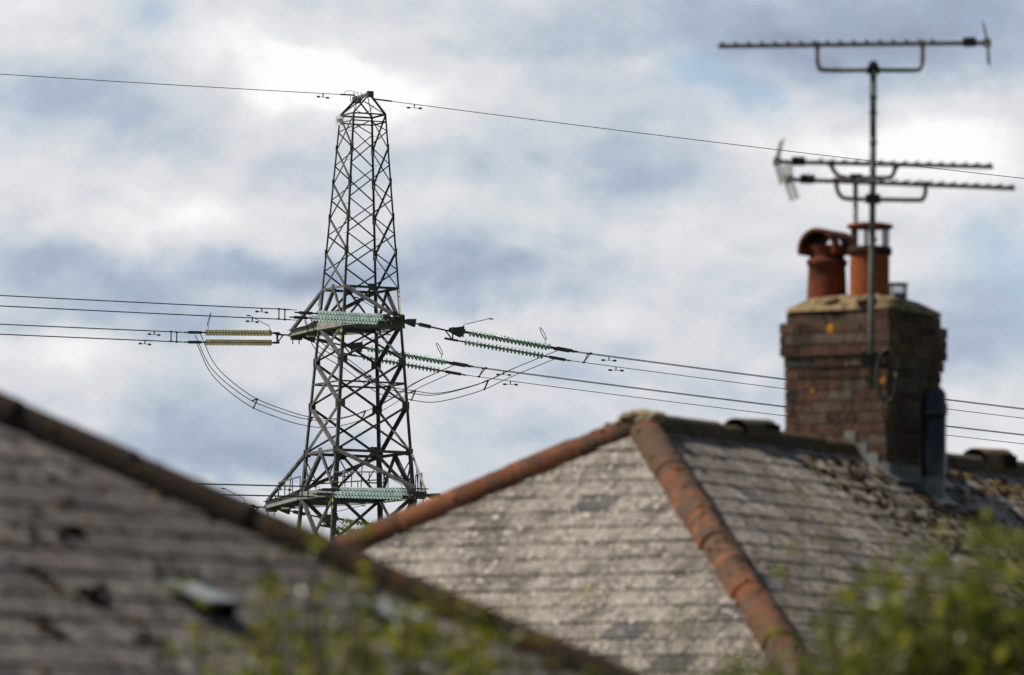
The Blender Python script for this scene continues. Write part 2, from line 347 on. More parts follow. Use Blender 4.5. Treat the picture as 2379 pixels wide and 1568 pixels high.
LEAF_A = leafm('olive yellow leaf', (.105, .108, .010), (.150, .145, .014), (.215, .20, .03))
LEAF_B = leafm('olive green leaf', (.052, .062, .011), (.112, .114, .016), (.215, .205, .040))
STEMM = mottled('brown green twig', (.09, .075, .03), (.14, .11, .05), 20, 0.8, 0, 0.2, 0.2)
def _ground(k):
    n = k.noise(k.obj, 0.05, 6, 0.6); f = k.noise(k.obj, 3.0, 5, 0.65)
    setp(k, k.mix(k.step(n, 0.4, 0.6), (.055, .085, .025), k.mix(f, (.06, .09, .03), (.10, .11, .045))), 0.95, 0, 0.1, f, 0.04, 0.8)
GROUND = mat('grassy ground', _ground)
_pm = mat('asphalt', lambda k: setp(k, k.mix(k.noise(k.obj, 40, 4), (.04, .04, .042), (.065, .065, .066)), 0.9, 0, 0.2, k.noise(k.obj, 90, 3), 0.004, 0.6))

# ------------------------------------------------------------------ ground and lane
g = MB(); NG = 24
for i in range(NG):
    for j in range(NG):
        xs = [(-1 + 2*(i + a)/NG)*6000 for a in (0, 1)]; ys = [(-1 + 2*(j + b)/NG)*6000 for b in (0, 1)]
        g.poly([(xs[0], ys[0], 0), (xs[1], ys[0], 0), (xs[1], ys[1], 0), (xs[0], ys[1], 0)])
tag(g.build('ground', GROUND), kind='structure')
g = MB(); g.box((-200, 1.5, -0.1), (200, 7.0, 0.004)); tag(g.build('road', _pm), kind='structure')

# ------------------------------------------------------------------ pylon
D = 415.0
C0 = at(837, 672, D); C0 = Vector((C0.x, D, 0))
RHO = R_(21)
DIR = {'R': Vector((math.cos(RHO), -math.sin(RHO), 0)), 'F': Vector((math.sin(RHO), math.cos(RHO), 0))}
DIR['L'] = -DIR['R']; DIR['N'] = -DIR['F']
def zat(px, py): return at(px, py, D).z
Z_TOP, Z_MID, Z_CH1, Z_LOW, Z_CH2 = zat(842, 268), zat(837, 672), zat(836, 757), zat(829, 1053), zat(828, 1151)
PXM = D/F
R_TOP, R_MID, R_LOW = 55.3/math.cos(RHO)*PXM, 91.4/math.cos(RHO)*PXM, 126.5/math.cos(RHO)*PXM
def rad(z):
    if z >= Z_MID: return lerp(R_MID, R_TOP, (z - Z_MID)/(Z_TOP - Z_MID))
    return lerp(R_MID, R_LOW, (z - Z_MID)/(Z_LOW - Z_MID))
def cor(k, z): return C0 + DIR[k]*rad(z) + Vector((0, 0, z))
FACES = {'LN': ('L', 'N'), 'NR': ('N', 'R'), 'RF': ('R', 'F'), 'FL': ('F', 'L')}
def fnorm(f): a, b = FACES[f]; return (DIR[a] + DIR[b]).normalized()
ARMDIR = fnorm('NR')

pyl = thing('electricity_pylon', 'tall dark steel lattice electricity pylon standing behind the roofs', 'pylon', tuple(C0))
# panel levels
up_levels = [lerp(Z_TOP, Z_MID, t) for t in (0, .192, .388, .588, .792, 1.0)]
z841, z944 = zat(834, 841), zat(832, 944)
mid_levels = [Z_CH1, z841, z944, Z_LOW]
low_levels = [Z_CH2]
zz = Z_CH2; st_ = 4.6
while zz - st_ > 1.5: zz -= st_; st_ *= 1.12; low_levels.append(zz)
low_levels.append(0.0)
for k in 'LNRF':
    m = MB(); out = DIR[k]
    seq = [0.0, Z_LOW, Z_MID, Z_TOP]; wd = [.32, .285, .18, .11]
    for i in range(3):
        p, q = cor(k, seq[i]), cor(k, seq[i + 1])
        # an angle with its heel outward
        d = (q - p).normalized(); a1 = Vector((math.cos(math.atan2(out.y, out.x) + math.pi*0.75), math.sin(math.atan2(out.y, out.x) + math.pi*0.75), 0)); a2 = Vector((math.cos(math.atan2(out.y, out.x) - math.pi*0.75), math.sin(math.atan2(out.y, out.x) - math.pi*0.75), 0))
        ww = wd[i + 1]; t = ww*0.16
        for aa in (a1, a2):
            bb = a2 if aa is a1 else a1
            m.hexa([p, p + aa*ww, p + aa*ww + bb*t, p + bb*t, q, q + aa*ww*0.86, q + aa*ww*0.86 + bb*t, q + bb*t])
    if k in 'NF':                             # step bolts up two of the legs
        z = 14.0; j = 0
        while z < Z_TOP - 0.4:
            p = cor(k, z); aa = Vector((-1, 0.1, 0)) if k == 'N' else Vector((1, 0.1, 0))
            m.tube([p, p + aa.normalized()*0.24], 0.012, 4); z += 0.84; j += 1
    for z in up_levels[1:5] + mid_levels[1:]:  # splice plates
        p = cor(k, z); m.bar(p - Vector((0, 0, .22)) - out*0.04, p + Vector((0, 0, .22)) - out*0.04, rad(z)*0.085 + .06, 0.05, out)
    m.build('leg', STEEL, pyl)
def X(m, f, z0, z1, w_):
    a, b = FACES[f]; nn = fnorm(f)
    m.angle(cor(a, z0), cor(b, z1), w_, nn); m.angle(cor(b, z0) - nn*0.06, cor(a, z1) - nn*0.06, w_, nn, flip=-1)
for f in FACES:
    a, b = FACES[f]; nn = fnorm(f); m = MB(); wide = f in ('NR', 'FL')
    H = lambda z, ww: m.angle(cor(a, z), cor(b, z), ww, nn)
    mid = lambda z: (cor(a, z) + cor(b, z))/2
    H(Z_TOP, .09); H(Z_TOP - .42, .07); H(Z_MID, .14)
    m.bar(mid(Z_MID) + Vector((0, 0, .2)), mid(Z_MID) - Vector((0, 0, .2)), .42, .03, nn)
    if not wide:
        for i in range(5): X(m, f, up_levels[i], up_levels[i + 1], .075 + .007*i)
        for z in up_levels[1:5]: pass
    else:
        hl = [lerp(up_levels[i], up_levels[i + 1], .5) for i in range(5)]
        for e in (a, b):
            m.angle(mid(Z_TOP - .42), cor(e, hl[0]), .06, nn); m.angle(mid(Z_MID), cor(e, hl[-1]), .075, nn)
        for i in range(4): X(m, f, hl[i], hl[i + 1], .058 + .004*i)
    for e in (a, b): m.angle(mid(Z_MID), cor(e, Z_CH1), .12 if wide else .17, nn, flip=1 if e == a else -1)
    for i in range(3): X(m, f, mid_levels[i], mid_levels[i + 1], .12 if wide else .185)
    zm = (z841 + z944)/2
    p, q = cor(a, zm), cor(b, zm); m.angle(p, q, .10, nn)
    for z in (z841, z944, Z_LOW):             # gusset plates at the nodes
        for e in (a, b):
            p = cor(e, z); o = cor(b if e == a else a, z); d = (o - p).normalized()
            m.bar(p + d*.05 + nn*.02, p + d*.40 + nn*.02, .36, .024, nn)
    H(Z_LOW, .16); m.bar(mid(Z_LOW) + Vector((0, 0, .24)), mid(Z_LOW) - Vector((0, 0, .24)), .5, .03, nn)
    for e in (a, b):
        top, bot = mid(Z_LOW), cor(e, Z_CH2); leg_t, leg_b = cor(e, Z_LOW), cor(e, Z_CH2)
        m.angle(top, bot, .15 if wide else .21, nn, flip=1 if e == a else -1)
        m.angle(lerp(leg_t, leg_b, .08), lerp(top, bot, .62), .07, nn); m.angle(lerp(leg_t, leg_b, .62), lerp(top, bot, .62), .07, nn); m.angle(lerp(leg_t, leg_b, .12), lerp(leg_t, bot, .6) + (top - leg_t)*.1, .05, nn)
    for i in range(len(low_levels) - 1): X(m, f, low_levels[i], low_levels[i + 1], .19)
    m.build('bracing', STEEL, pyl)
# earth-wire peak
m = MB()
pk0 = at(859, 217, D - 1.15); pk1 = at(828, 228, D + 1.15)
m.bar(pk0 + ARMDIR*.12, pk1 - ARMDIR*.2, .14, .15)
m.bar(pk0 + ARMDIR*.16 - UP*.05, pk0 - ARMDIR*.12 - UP*.05, .34, .34); m.bar(pk1 + ARMDIR*.3 - UP*.1, pk1 - ARMDIR*.25 - UP*.1, .34, .38)
for k in 'NR': m.angle(cor(k, Z_TOP), pk0, .095, DIR[k]); m.angle(cor(k, Z_TOP), pk1 + ARMDIR*.3, .065, DIR[k])
for k in 'LF': m.angle(cor(k, Z_TOP), pk1, .10, DIR[k]); m.angle(cor(k, Z_TOP), pk0 - ARMDIR*.4, .065, DIR[k])
for e in (-.12, .1, .3): m.bar(pk1 + Vector((e, 0, .1)), pk1 + Vector((e - .05, 0, .34)), .04, .04)
m.build('peak', STEEL, pyl)
# cross-arms
TIPS = {}
def crossarm(key, sgn, ends, zc, zr, length, rise, rail):
    c = ARMDIR*sgn; tip = C0 + c*length + Vector((0, 0, zc + rise)); TIPS[key] = tip; a, b = ends
    m = MB(); side = Vector((-c.y, c.x, 0)); hgt = .40 if not rail else .46
    if (cor(a, zc) - tip).dot(side) < 0: side = -side
    ends3 = []
    for e, sg in ((a, 1), (b, -1)):
        p, q = cor(e, zc), tip + side*sg*.34
        m.bar(p, q, .05, hgt, m=2); nrm = side*sg
        m.bar(p + nrm*.09 - Vector((0, 0, hgt/2 - .02)), q + nrm*.09 - Vector((0, 0, hgt/2 - .02)), .18, .035, m=2); m.bar(p + nrm*.09 + Vector((0, 0, hgt/2 - .02)), q + nrm*.09 + Vector((0, 0, hgt/2 - .02)), .18, .035)
        ends3.append((p, q)); m.angle(cor(e, zr), q + Vector((0, 0, hgt/2)), .10 if e == 'R' else .17, side*sg, m=1 if e == 'R' else 0)
        n_ = 3 if length > 6 else 2
        for i in range(1, n_):
            t = i/n_; u = lerp(p, q, t); v = lerp(cor(e, zr), q, t); t2 = (i - 1)/n_
            if rail: m.angle(u, v, .06, side*sg)
        if rail:
            r0, r1 = p + Vector((0, 0, 1.12)), lerp(p, q, .62) + Vector((0, 0, 1.12)); m.bar(r0, r1, .05, .07)
            for t in (0, .22, .44, .62):
                u = lerp(p, q, t); m.bar(u, u + Vector((0, 0, 1.12)), .045, .045, c)
    n_ = max(3, int(length/1.9))
    for i in range(n_):
        t0, t1 = i/n_, (i + 1)/n_
        u0, v0 = lerp(*ends3[0], t0), lerp(*ends3[1], t0); u1, v1 = lerp(*ends3[0], t1), lerp(*ends3[1], t1)
        m.bar(u0 - Vector((0, 0, .1)), v0 - Vector((0, 0, .1)), .09, .14); m.angle(u0 if i % 2 else v0, v1 if i % 2 else u1, .08, (0, 0, 1))
    m.bar(tip - c*.5, tip + c*.16, .75, .05); m.bar(tip - c*.25 - Vector((0, 0, .22)), tip + c*.12 - Vector((0, 0, .22)), .62, .30); m.bar(tip + Vector((0, 0, .2)) - c*.3, tip + Vector((0, 0, .2)) + c*.1, .5, .05)
    for s_ in (-.2, .2): m.bar(tip + side*s_ - Vector((0, 0, .3)), tip + side*s_ - Vector((0, 0, .62)), .05, .05, c)
    m.build('crossarm', [STEEL, STEEL_SUNLIT, STEEL_MID], pyl)
crossarm('nu', 1, ('N', 'R'), Z_CH1, Z_MID, 5.2, .10, False)
crossarm('fu', -1, ('F', 'L'), Z_CH1, Z_MID, 9.55, .22, False)
crossarm('nl', 1, ('N', 'R'), Z_CH2, Z_LOW, 8.95, -.25, True)
crossarm('fl', -1, ('F', 'L'), Z_CH2, Z_LOW, 13.0, .05, True)
for zc in (Z_CH1, Z_CH2):                      # the arm beams run on through the body
    m = MB()
    for a, b in FACES.values():
        nn = (DIR[a] + DIR[b]).normalized(); p, q = cor(a, zc), cor(b, zc)
        m.bar(p + nn*.03, q + nn*.03, .06, .40); m.bar(p - nn*.1 + Vector((0, 0, -.22)), q - nn*.1 + Vector((0, 0, -.22)), .24, .04); m.bar(p - nn*.1 + Vector((0, 0, .22)), q - nn*.1 + Vector((0, 0, .22)), .24, .04)
    m.bar(cor('L', zc), cor('N', zc) , .1, .3); 
    m.build('arm_ring', STEEL_MID, pyl)
# pale struts and flags in the phase colours
for zc in (Z_CH1, Z_CH2):
    for bands, off, wd_, up_ in ((((.62, .76, 1), (.40, .62, 0), (.25, .40, 1)), (.02, -.05), .30, (0.3, -1, 0)), (((-.46, -.30, 1), (-.66, -.46, 0), (-.82, -.66, 1)), (-.06, -.05), .17, (-0.9, -1, 0))):
        m = MB()
        for z0, z1, k in bands:
            q = cor('N', zc + (z0 + z1)/2 - .1)
            m.bar(q + Vector((*off, z0 - (z0 + z1)/2)), q + Vector((*off, (z1 - z0)/2)), wd_, .02, up_, k)
        m.build('phase_plate', [NAVY, YELLOW], pyl)
m = MB(); q = cor('L', Z_TOP - .27) + Vector((.06, -.16, 0)); pdir = Vector((-.62, -.78, 0)).normalized()
m.bar(q + Vector((0, 0, -.28)), q + Vector((0, 0, .28)), .62, .02, pdir); np_ = m.build('number_plate', WHITE, pyl)
cu = bpy.data.curves.new('digits', 'FONT'); cu.body = '080'; cu.size = .30; cu.align_x = 'CENTER'; cu.align_y = 'CENTER'; cu.extrude = .004; cu.materials.append(BLACKP)
tmp = bpy.data.objects.new('digits', cu); COL.objects.link(tmp); bpy.context.view_layer.update()
dm = bpy.data.meshes.new_from_object(tmp.evaluated_get(bpy.context.evaluated_depsgraph_get())); bpy.data.objects.remove(tmp)
tx = bpy.data.objects.new('digits', dm); COL.objects.link(tx); tx.parent = np_; tx.location = q - C0 + pdir*.016; tx.rotation_euler = (math.pi/2, 0, math.atan2(pdir.x, -pdir.y))

# ------------------------------------------------------------------ insulators, conductors, jumpers
TL = 1.0; TR = 0.40
DL = Vector((-1, -TL, 0)).normalized(); DRR = Vector((1, TR, 0)).normalized()
INSG = 'glass insulator strings on the pylon'
def disc_string(m, p, q, n, r=.15, mg=0, mh=1, seg=14):
    p, q = Vector(p), Vector(q); d = (q - p).normalized(); L = (q - p).length; s = L/n
    m.tube([p, q], .035, 6, mh)
    for i in range(n):
        o = p + d*(s*(i + .15)); m.lathe(o, d, [(0, .04), (.0, .062), (.07, .07), (.085, .10), (.115, r*.96), (.135, r), (.14, r*.86), (.11, r*.5), (.12, .04)], seg, mg)
def ring(m, c, ax, u, v, r=.022):
    pts = [c + u*math.cos(t) + v*math.sin(t) for t in [2*math.pi*i/18 for i in range(19)]]; m.tube(pts, r, 6)
def insulator(key, hd, slope_h, slope_d, Lh, Ld, label, glassm, rows, horn, rdisc=.18):
    """from the arm tip: links Lh long, then the glass Ld long, then clamps; returns where the wires leave"""
    tip = TIPS[key] + hd*.15 - UP*.1
    t = thing('insulator_assembly', label, 'insulator', tuple(tip), 0, INSG)
    d1 = (hd - UP*slope_h).normalized(); d2 = (hd - UP*slope_d).normalized(); sd = Vector((-hd.y, hd.x, 0))
    e1 = tip + d1*Lh
    m = MB(); 
    if Lh > 2:
        m.bar(tip, tip + d1*Lh*.30, .16, .16); m.bar(tip + d1*Lh*.42, tip + d1*Lh*.66, .12, .20)
        for f_ in (.24, ):
            c = tip + d1*Lh*f_
            for s_ in (-.09, .09): m.hexa([c + sd*s_ + d1*a + UP*b for a, b in ((-.40, -.10), (.28, -.22), (.36, .26), (-.2, .14))] + [c + sd*(s_ + .03) + d1*a + UP*b for a, b in ((-.40, -.10), (.28, -.22), (.36, .26), (-.2, .14))])
        m.tube([tip + d1*Lh*.3, e1], .05, 6)
    else: m.tube([tip, e1], .05, 6); m.bar(tip, tip + d1*.3, .16, .14)
    m.build('link', HARDWARE, t)
    gap = -rows[-1][1]; vtop, vbot = e1 + UP*.10, e1 - UP*(gap - .10)
    m = MB(); dx = d2*.45; back = e1 - d2*.12; up_, lo_ = e1 + dx*.75 + UP*.14, e1 + dx*.75 - UP*(gap - .04)
    m.bar(up_, lo_, .05, .13, sd); m.bar(back, up_ - UP*.04, .05, .10, sd); m.bar(back, lo_ + UP*.04, .05, .10, sd); m.bar(back, e1 + dx, .07, .07, sd)
    m.build('yoke_plate', HARDWARE, t)
    outs = []
    for ri, (lat, dz) in enumerate(rows):
        p = e1 + dx*1.1 + sd*lat + UP*(dz + .1)
        if Lh > 2 and dz < -.2: p = p - d2*.35
        lk = .85 if Lh > 2 else .25
        m = MB(); m.bar(p - d2*.3, p + d2*(lk*.6), .09, .12 if Lh < 2 or dz < -.2 else .26)
        if Lh > 2 and dz > -.2: c = p + d2*.1; m.hexa([c + sd*s_ + d2*a + UP*b for s_ in (-.05, .05) for a, b in ((-.3, -.16), (.3, -.34), (.36, .30), (-.25, .12))])
        m.tube([p, p + d2*lk], .045, 6)
        m.build('hanger', HARDWARE, t)
        a0 = p + d2*lk; a1 = a0 + d2*Ld
        m = MB(); disc_string(m, a0, a1, 21, rdisc)
        m.build('disc_string', [glassm, HARDWARE], t)
        m = MB(); m.tube([a1, a1 + d2*.5], .05, 6); m.bar(a1 + d2*.4, a1 + d2*1.35, .12, .16); m.tube([a1 + d2*1.3, a1 + d2*1.7], .045, 6)
        m.build('wire_clamp', HARDWARE, t); outs.append(a1 + d2*1.6)
    m = MB(); p = outs[0] - d2*1.75; u = (UP*.8 - d2*.25).normalized() if horn != 'right' else (UP*.9 - d2*.5).normalized()
    top = p + UP*.42
    m.tube([p, top], .022, 6); ring(m, top + u*.38 + d2*.05, None, u*.38, (sd*.6 + d2*.75)*.20)
    m.build('arcing_ring', ROD if hd.x < 0 else HARDWARE, t)
    m = MB(); p = e1 + d2*.95 + UP*.15; s_ = 1 if horn == 'right' else 1
    m.tube(spline([p, p + UP*.35 + d2*.05, p + UP*.45 + d2*.3, p + UP*(.95 if hd.x < 0 else .95) + d2*1.6]), .02, 6); m.tube([p + UP*.95 + d2*1.6, p + UP*(.97) + d2*1.85], .04, 6)
    m.build('arcing_horn', HARDWARE, t)
    return outs, d2
def wire_pts(p, hd, s0, span=330.0, length=150.0, n=30):
    """a hanging span: slope -s0 at the clamp, level again in mid span"""
    k = s0/span; return [p + hd*x - UP*(s0*x - k*x*x) for x in [length*(i/n)**1.3 for i in range(n + 1)]]
def damper(m, c, hd):
    m.bar(c, c - UP*.22, .05, .05, hd); m.tube([c - UP*.22 - hd*.34, c - UP*.22 + hd*.34], .014, 5)
    for s_ in (-1, 1): m.lathe(c - UP*.22 + hd*s_*.36 - hd*.11, hd, [(0, .02), (.02, .05), (.2, .058), (.22, .03)], 8, cap=True)
def bundle(pts0, hd, s0, label, rad_=.0215):
    t = thing('conductor_bundle', label, 'power line', tuple(pts0[0]), 0, 'bundled power lines at the pylon')
    paths = [wire_pts(p, hd, s0) for p in pts0]
    for P in paths: m = MB(); m.tube(P, rad_, 6); m.build('wire', WIRE, t)
    for i, P in enumerate(paths):
        if i not in (0, 2): continue
        m = MB(); x = 1.5 + .5*(i % 2); damper(m, P[0] + (P[8] - P[0]).normalized()*(2.2 + .35*i), hd); m.build('damper', HARDWARE, t)
    m = MB(); lo, hi = min(paths, key=lambda P: P[0].z), max(paths, key=lambda P: P[0].z)
    for x in (.9, ):
        q = [P[0] + (P[8] - P[0]).normalized()*x for P in paths]
        order = q if len(q) < 4 else [q[0], q[2], q[3], q[1]]
        for i in range(len(order)): m.bar(order[i], order[(i + 1) % len(order)], .05, .05, hd)
        for c in q: m.lathe(c - hd*.08, hd, [(0, .05), (.16, .05)], 8, cap=True)
    m.build('spacer', HARDWARE, t)
    return t
sdL = Vector((-DL.y, DL.x, 0)); sdR = Vector((-DRR.y, DRR.x, 0))
rowsL = [(0.0, 0.0), (0.0, -.56)]; rowsN = [(.2, -.02), (-.2, -.26)]
rowsR = [(.22, 0.0), (-.22, 0.0), (0.0, -.56)]
def quad(outs, sd):                            # four wires leave a twin string
    m_ = (outs[0] + outs[1])/2; return [m_ + sd*s_ + UP*(dz + h) for h in (.28, -.28) for s_, dz in ((-.24, .03), (.24, -.03))]
EN = {}
for key, where, gl in (('nu', 'upper near', GLASS), ('fu', 'upper far', BEIGE), ('nl', 'lower near', GLASS), ('fl', 'lower far', BEIGE)):
    LBL = {'nu': ('pale green twin insulator crossing the pylon body at the upper cross-arm', 'green triple insulator sloping right from the right side of the upper cross-arm'),
           'fu': ('beige twin insulator left of the pylon on the upper cross-arm tip', 'green insulator passing behind the pylon legs below the upper cross-arm'),
           'nl': ('pale green twin insulator low on the pylon above the orange hip tiles', 'insulator right of the lower cross-arm, behind the orange hip tiles'),
           'fl': ('insulator left of the lower cross-arm tip, behind the dark roof', 'small green insulator under the lower cross-arm in the gap between the roofs')}[key]
    LBB = {'nu': ('four wires running left from the pale green insulator on the upper cross-arm', 'three wires running right from the insulator on the upper cross-arm, upper of the two bundles'),
           'fu': ('four wires running left from the beige insulator', 'three wires running right from behind the pylon, lower of the two bundles'),
           'nl': ('four wires running left from the lower cross-arm, just above the dark roof edge', 'wires running right from the lower cross-arm behind the hipped roof'),
           'fl': ('wires running left from the lower far cross-arm tip behind the dark roof', 'wires running right from the gap between the roofs behind the hipped roof')}[key]
    far = key[0] == 'f'
    outs, d2 = insulator(key, DL, .05 if far else .03, .06 if far else .03, 1.0 if far else .3, 5.2 if far else 5.1, LBL[0], gl, rowsL if far else rowsN, 'left', .19)
    bundle(quad(outs, sdL), DL, .035, LBB[0]); EN[key + 'L'] = (outs, d2)
    outs, d2 = insulator(key, DRR, .17, .125, 3.0, 4.9, LBL[1], GLASS_DEEP, rowsR, 'right', .185)
    bundle(outs, DRR, .085, LBB[1]); EN[key + 'R'] = (outs, d2)
def jumper(key, mids, label, spots):
    oL, dl = EN[key + 'L']; oR, dr = EN[key + 'R']
    a = (oL[0] + oL[1])/2 - dl*.9; b = (oR[0] + oR[2])/2 - dr*.9
    pts = [a]; n = len(mids)
    for i, (x, y) in enumerate(mids): pts.append(at(x, y, lerp(a.y, b.y, (i + 1)/(n + 1))))
    pts.append(b); P = spline(pts, 8)
    t = thing('jumper_loop', label, 'power line', tuple(a), 0, 'slack wire loops joining the insulators')
    offs = [(Vector((.16, .2, .24))), Vector((-.10, -.2, .10)), Vector((-.05, .0, -.28))]
    for o in offs: m = MB(); m.tube([p + o for p in P], .023, 6); m.build('wire', WIRE, t)
    for s_ in spots:
        p = P[int(s_*(len(P) - 1))]; m = MB(); m.bar(p + offs[0]*1.15, p + offs[1]*1.1, .07, .07); m.bar(p + offs[0]*1.15, p + offs[2]*1.15, .07, .07)
        for o in offs: m.blob(p + o, (.06, .06, .06), rough=0)
        m.build('spacer', HARDWARE, t)
jumper('fu', [(497, 862), (573, 926), (640, 956), (710, 977), (775, 981), (850, 961), (910, 931), (965, 895)], 'slack wire loop hanging under the beige insulator and behind the pylon', (.26, .46, .66))
jumper('nu', [(735, 800), (803, 845), (848, 879), (886, 904), (949, 916), (1016, 922), (1116, 897), (1191, 863)], 'slack wire loop hanging before the pylon below the upper cross-arm', (.36, .58, .80))
jumper('nl', [(770, 1210), (850, 1260), (930, 1300), (1010, 1330), (1100, 1330), (1200, 1300)], 'slack wire loop dropping behind the orange hip tiles from the lower cross-arm', (.4, .7))
jumper('fl', [(520, 1280), (600, 1340), (680, 1370), (780, 1370), (860, 1330)], 'slack wire loop hanging under the lower far cross-arm behind the roofs', (.4, .7))
def earthwire(p, hd, s0, label):
    t = thing('earth_wire', label, 'power line', tuple(p), 0, 'earth wires on the pylon top')
    P = wire_pts(p, hd, s0); m = MB(); m.tube(P, .021, 6); m.build('wire', WIRE, t)
    m = MB(); d = (P[6] - P[0]).normalized(); m.bar(p - d*.2, p + d*.9, .08, .08); m.build('wire_clamp', HARDWARE, t)
    m = MB(); damper(m, p + d*2.3, hd); m.build('damper', HARDWARE, t)
earthwire(at(818, 221, D + 1.0), DL, .050, 'single thin wire running left from the pylon peak')
earthwire(at(875, 231, D - 1.0), DRR, .070, 'single thin wire running right from the pylon peak past the aerials')
m = MB(); m.tube(spline([at(813, 223, D), at(816, 238, D), at(828, 256, D - .3), at(842, 262, D - .5), at(856, 259, D - .6), at(868, 244, D - .8)]), .02, 5)
m.tube(spline([at(830, 216, D), at(818, 211.5, D), at(803, 212, D), at(799.5, 218, D)]), .014, 5); 
m.build('peak_bonding_wire', WIRE, pyl)

# ------------------------------------------------------------------ roofs
PIT = R_(32); TP = math.tan(PIT); PIT2 = R_(30.6)
def clip(poly, e0, e1, keep):
    out = []
    def sd(p): return (e1[0] - e0[0])*(p[1] - e0[1]) - (e1[1] - e0[1])*(p[0] - e0[0])
    s_ = 1 if sd(keep) > 0 else -1
    for i in range(len(poly)):
        p, q = poly[i], poly[(i + 1) % len(poly)]; a, b = sd(p)*s_, sd(q)*s_
        if a >= 0: out.append(p)
        if (a >= 0) != (b >= 0): t = a/(a - b); out.append((p[0] + (q[0] - p[0])*t, p[1] + (q[1] - p[1])*t))
    return out
def tile_face(m, org, e, s, n, poly, gauge, width, thick=.011, gap=.006, sag=.0, mi=0, clean_run=None):
    """lays courses of tiles over a polygon (e, s metres) on the plane; the tail of each tile rides on the course below"""
    org, e, s, n = Vector(org), Vector(e), Vector(s), Vector(n)
    cen = (sum(p[0] for p in poly)/len(poly), sum(p[1] for p in poly)/len(poly))
    s0, s1 = min(p[1] for p in poly), max(p[1] for p in poly); k = 0; y = s0
    while y < s1:
        x0 = min(p[0] for p in poly) - width + (width/2 if k % 2 else 0) + random.uniform(-.01, .01)
        while x0 < max(p[0] for p in poly):
            q = [(x0 + gap/2, y), (x0 + width - gap/2, y), (x0 + width - gap/2, y + gauge*1.12), (x0 + gap/2, y + gauge*1.12)]
            for i in range(len(poly)):
                q = clip(q, poly[i], poly[(i + 1) % len(poly)], cen)
                if len(q) < 3: break
            if len(q) >= 3:
                tl = random.uniform(.75, 1.35)*thick; tw = random.uniform(-.14, .14)*thick; r = random.random()
                hh = lambda p: max(.001, tl*(1.15 - (p[1] - y)/gauge) + tw*((p[0] - x0)/width - .5)*2) + .003
                T = [org + e*p[0] + s*p[1] + n*hh(p) for p in q]; B = [org + e*p[0] + s*p[1] - n*.012 for p in q]
                m.poly(T, mi, r)
                for i in range(len(q)): j = (i + 1) % len(q); m.poly([B[i], B[j], T[j], T[i]], mi, r)
            x0 += width
        y += gauge; k += 1
def half_round(m, p, q, nn, r, length, mats=(0,), joint=None, lift=.0):
    """half-round hip or ridge tiles in a row from p to q; each one slightly tapered and lapped over the next"""
    p, q, nn = Vector(p), Vector(q), Vector(nn).normalized(); d = (q - p).normalized(); L = (q - p).length; x = d.cross(nn).normalized(); nn = x.cross(d)
    n = max(1, round(L/length)); st = L/n
    for i in range(n):
        a0 = p + d*st*i; rr = r*random.uniform(.98, 1.02); rnd = random.random(); off = nn*random.uniform(-.008, .008) + x*random.uniform(-.010, .010) + nn*lift
        prof = []
        rows = [(-.02, rr*.985), (st*.5, rr), (st*.93, rr*1.012), (st*1.0, rr*1.025), (st*1.0, rr*.88)]
        K = 12; base = len(m.v)
        for h, ra in rows:
            for j in range(K + 1):
                th = R_(-108) + R_(216)*j/K; m.v.append(a0 + off + d*h + (x*math.sin(th) + nn*math.cos(th))*ra)
        for b in range(len(rows) - 1):
            for j in range(K):
                o = base + b*(K + 1) + j; m.f.append((o, o + 1, o + K + 2, o + K + 1)); m.m.append(mats[0]); m.a.append(rnd); m.sm.append(b < 3)
        if joint is not None and i % 1 == 0:   # mortar squeezed out at the joint
            for _ in range(3):
                th = R_(random.uniform(-95, 95)); m.blob(a0 + d*st + off + (x*math.sin(th) + nn*math.cos(th))*rr*1.0, (.035, .03, .012), x*math.sin(th) + nn*math.cos(th), joint, random.random())
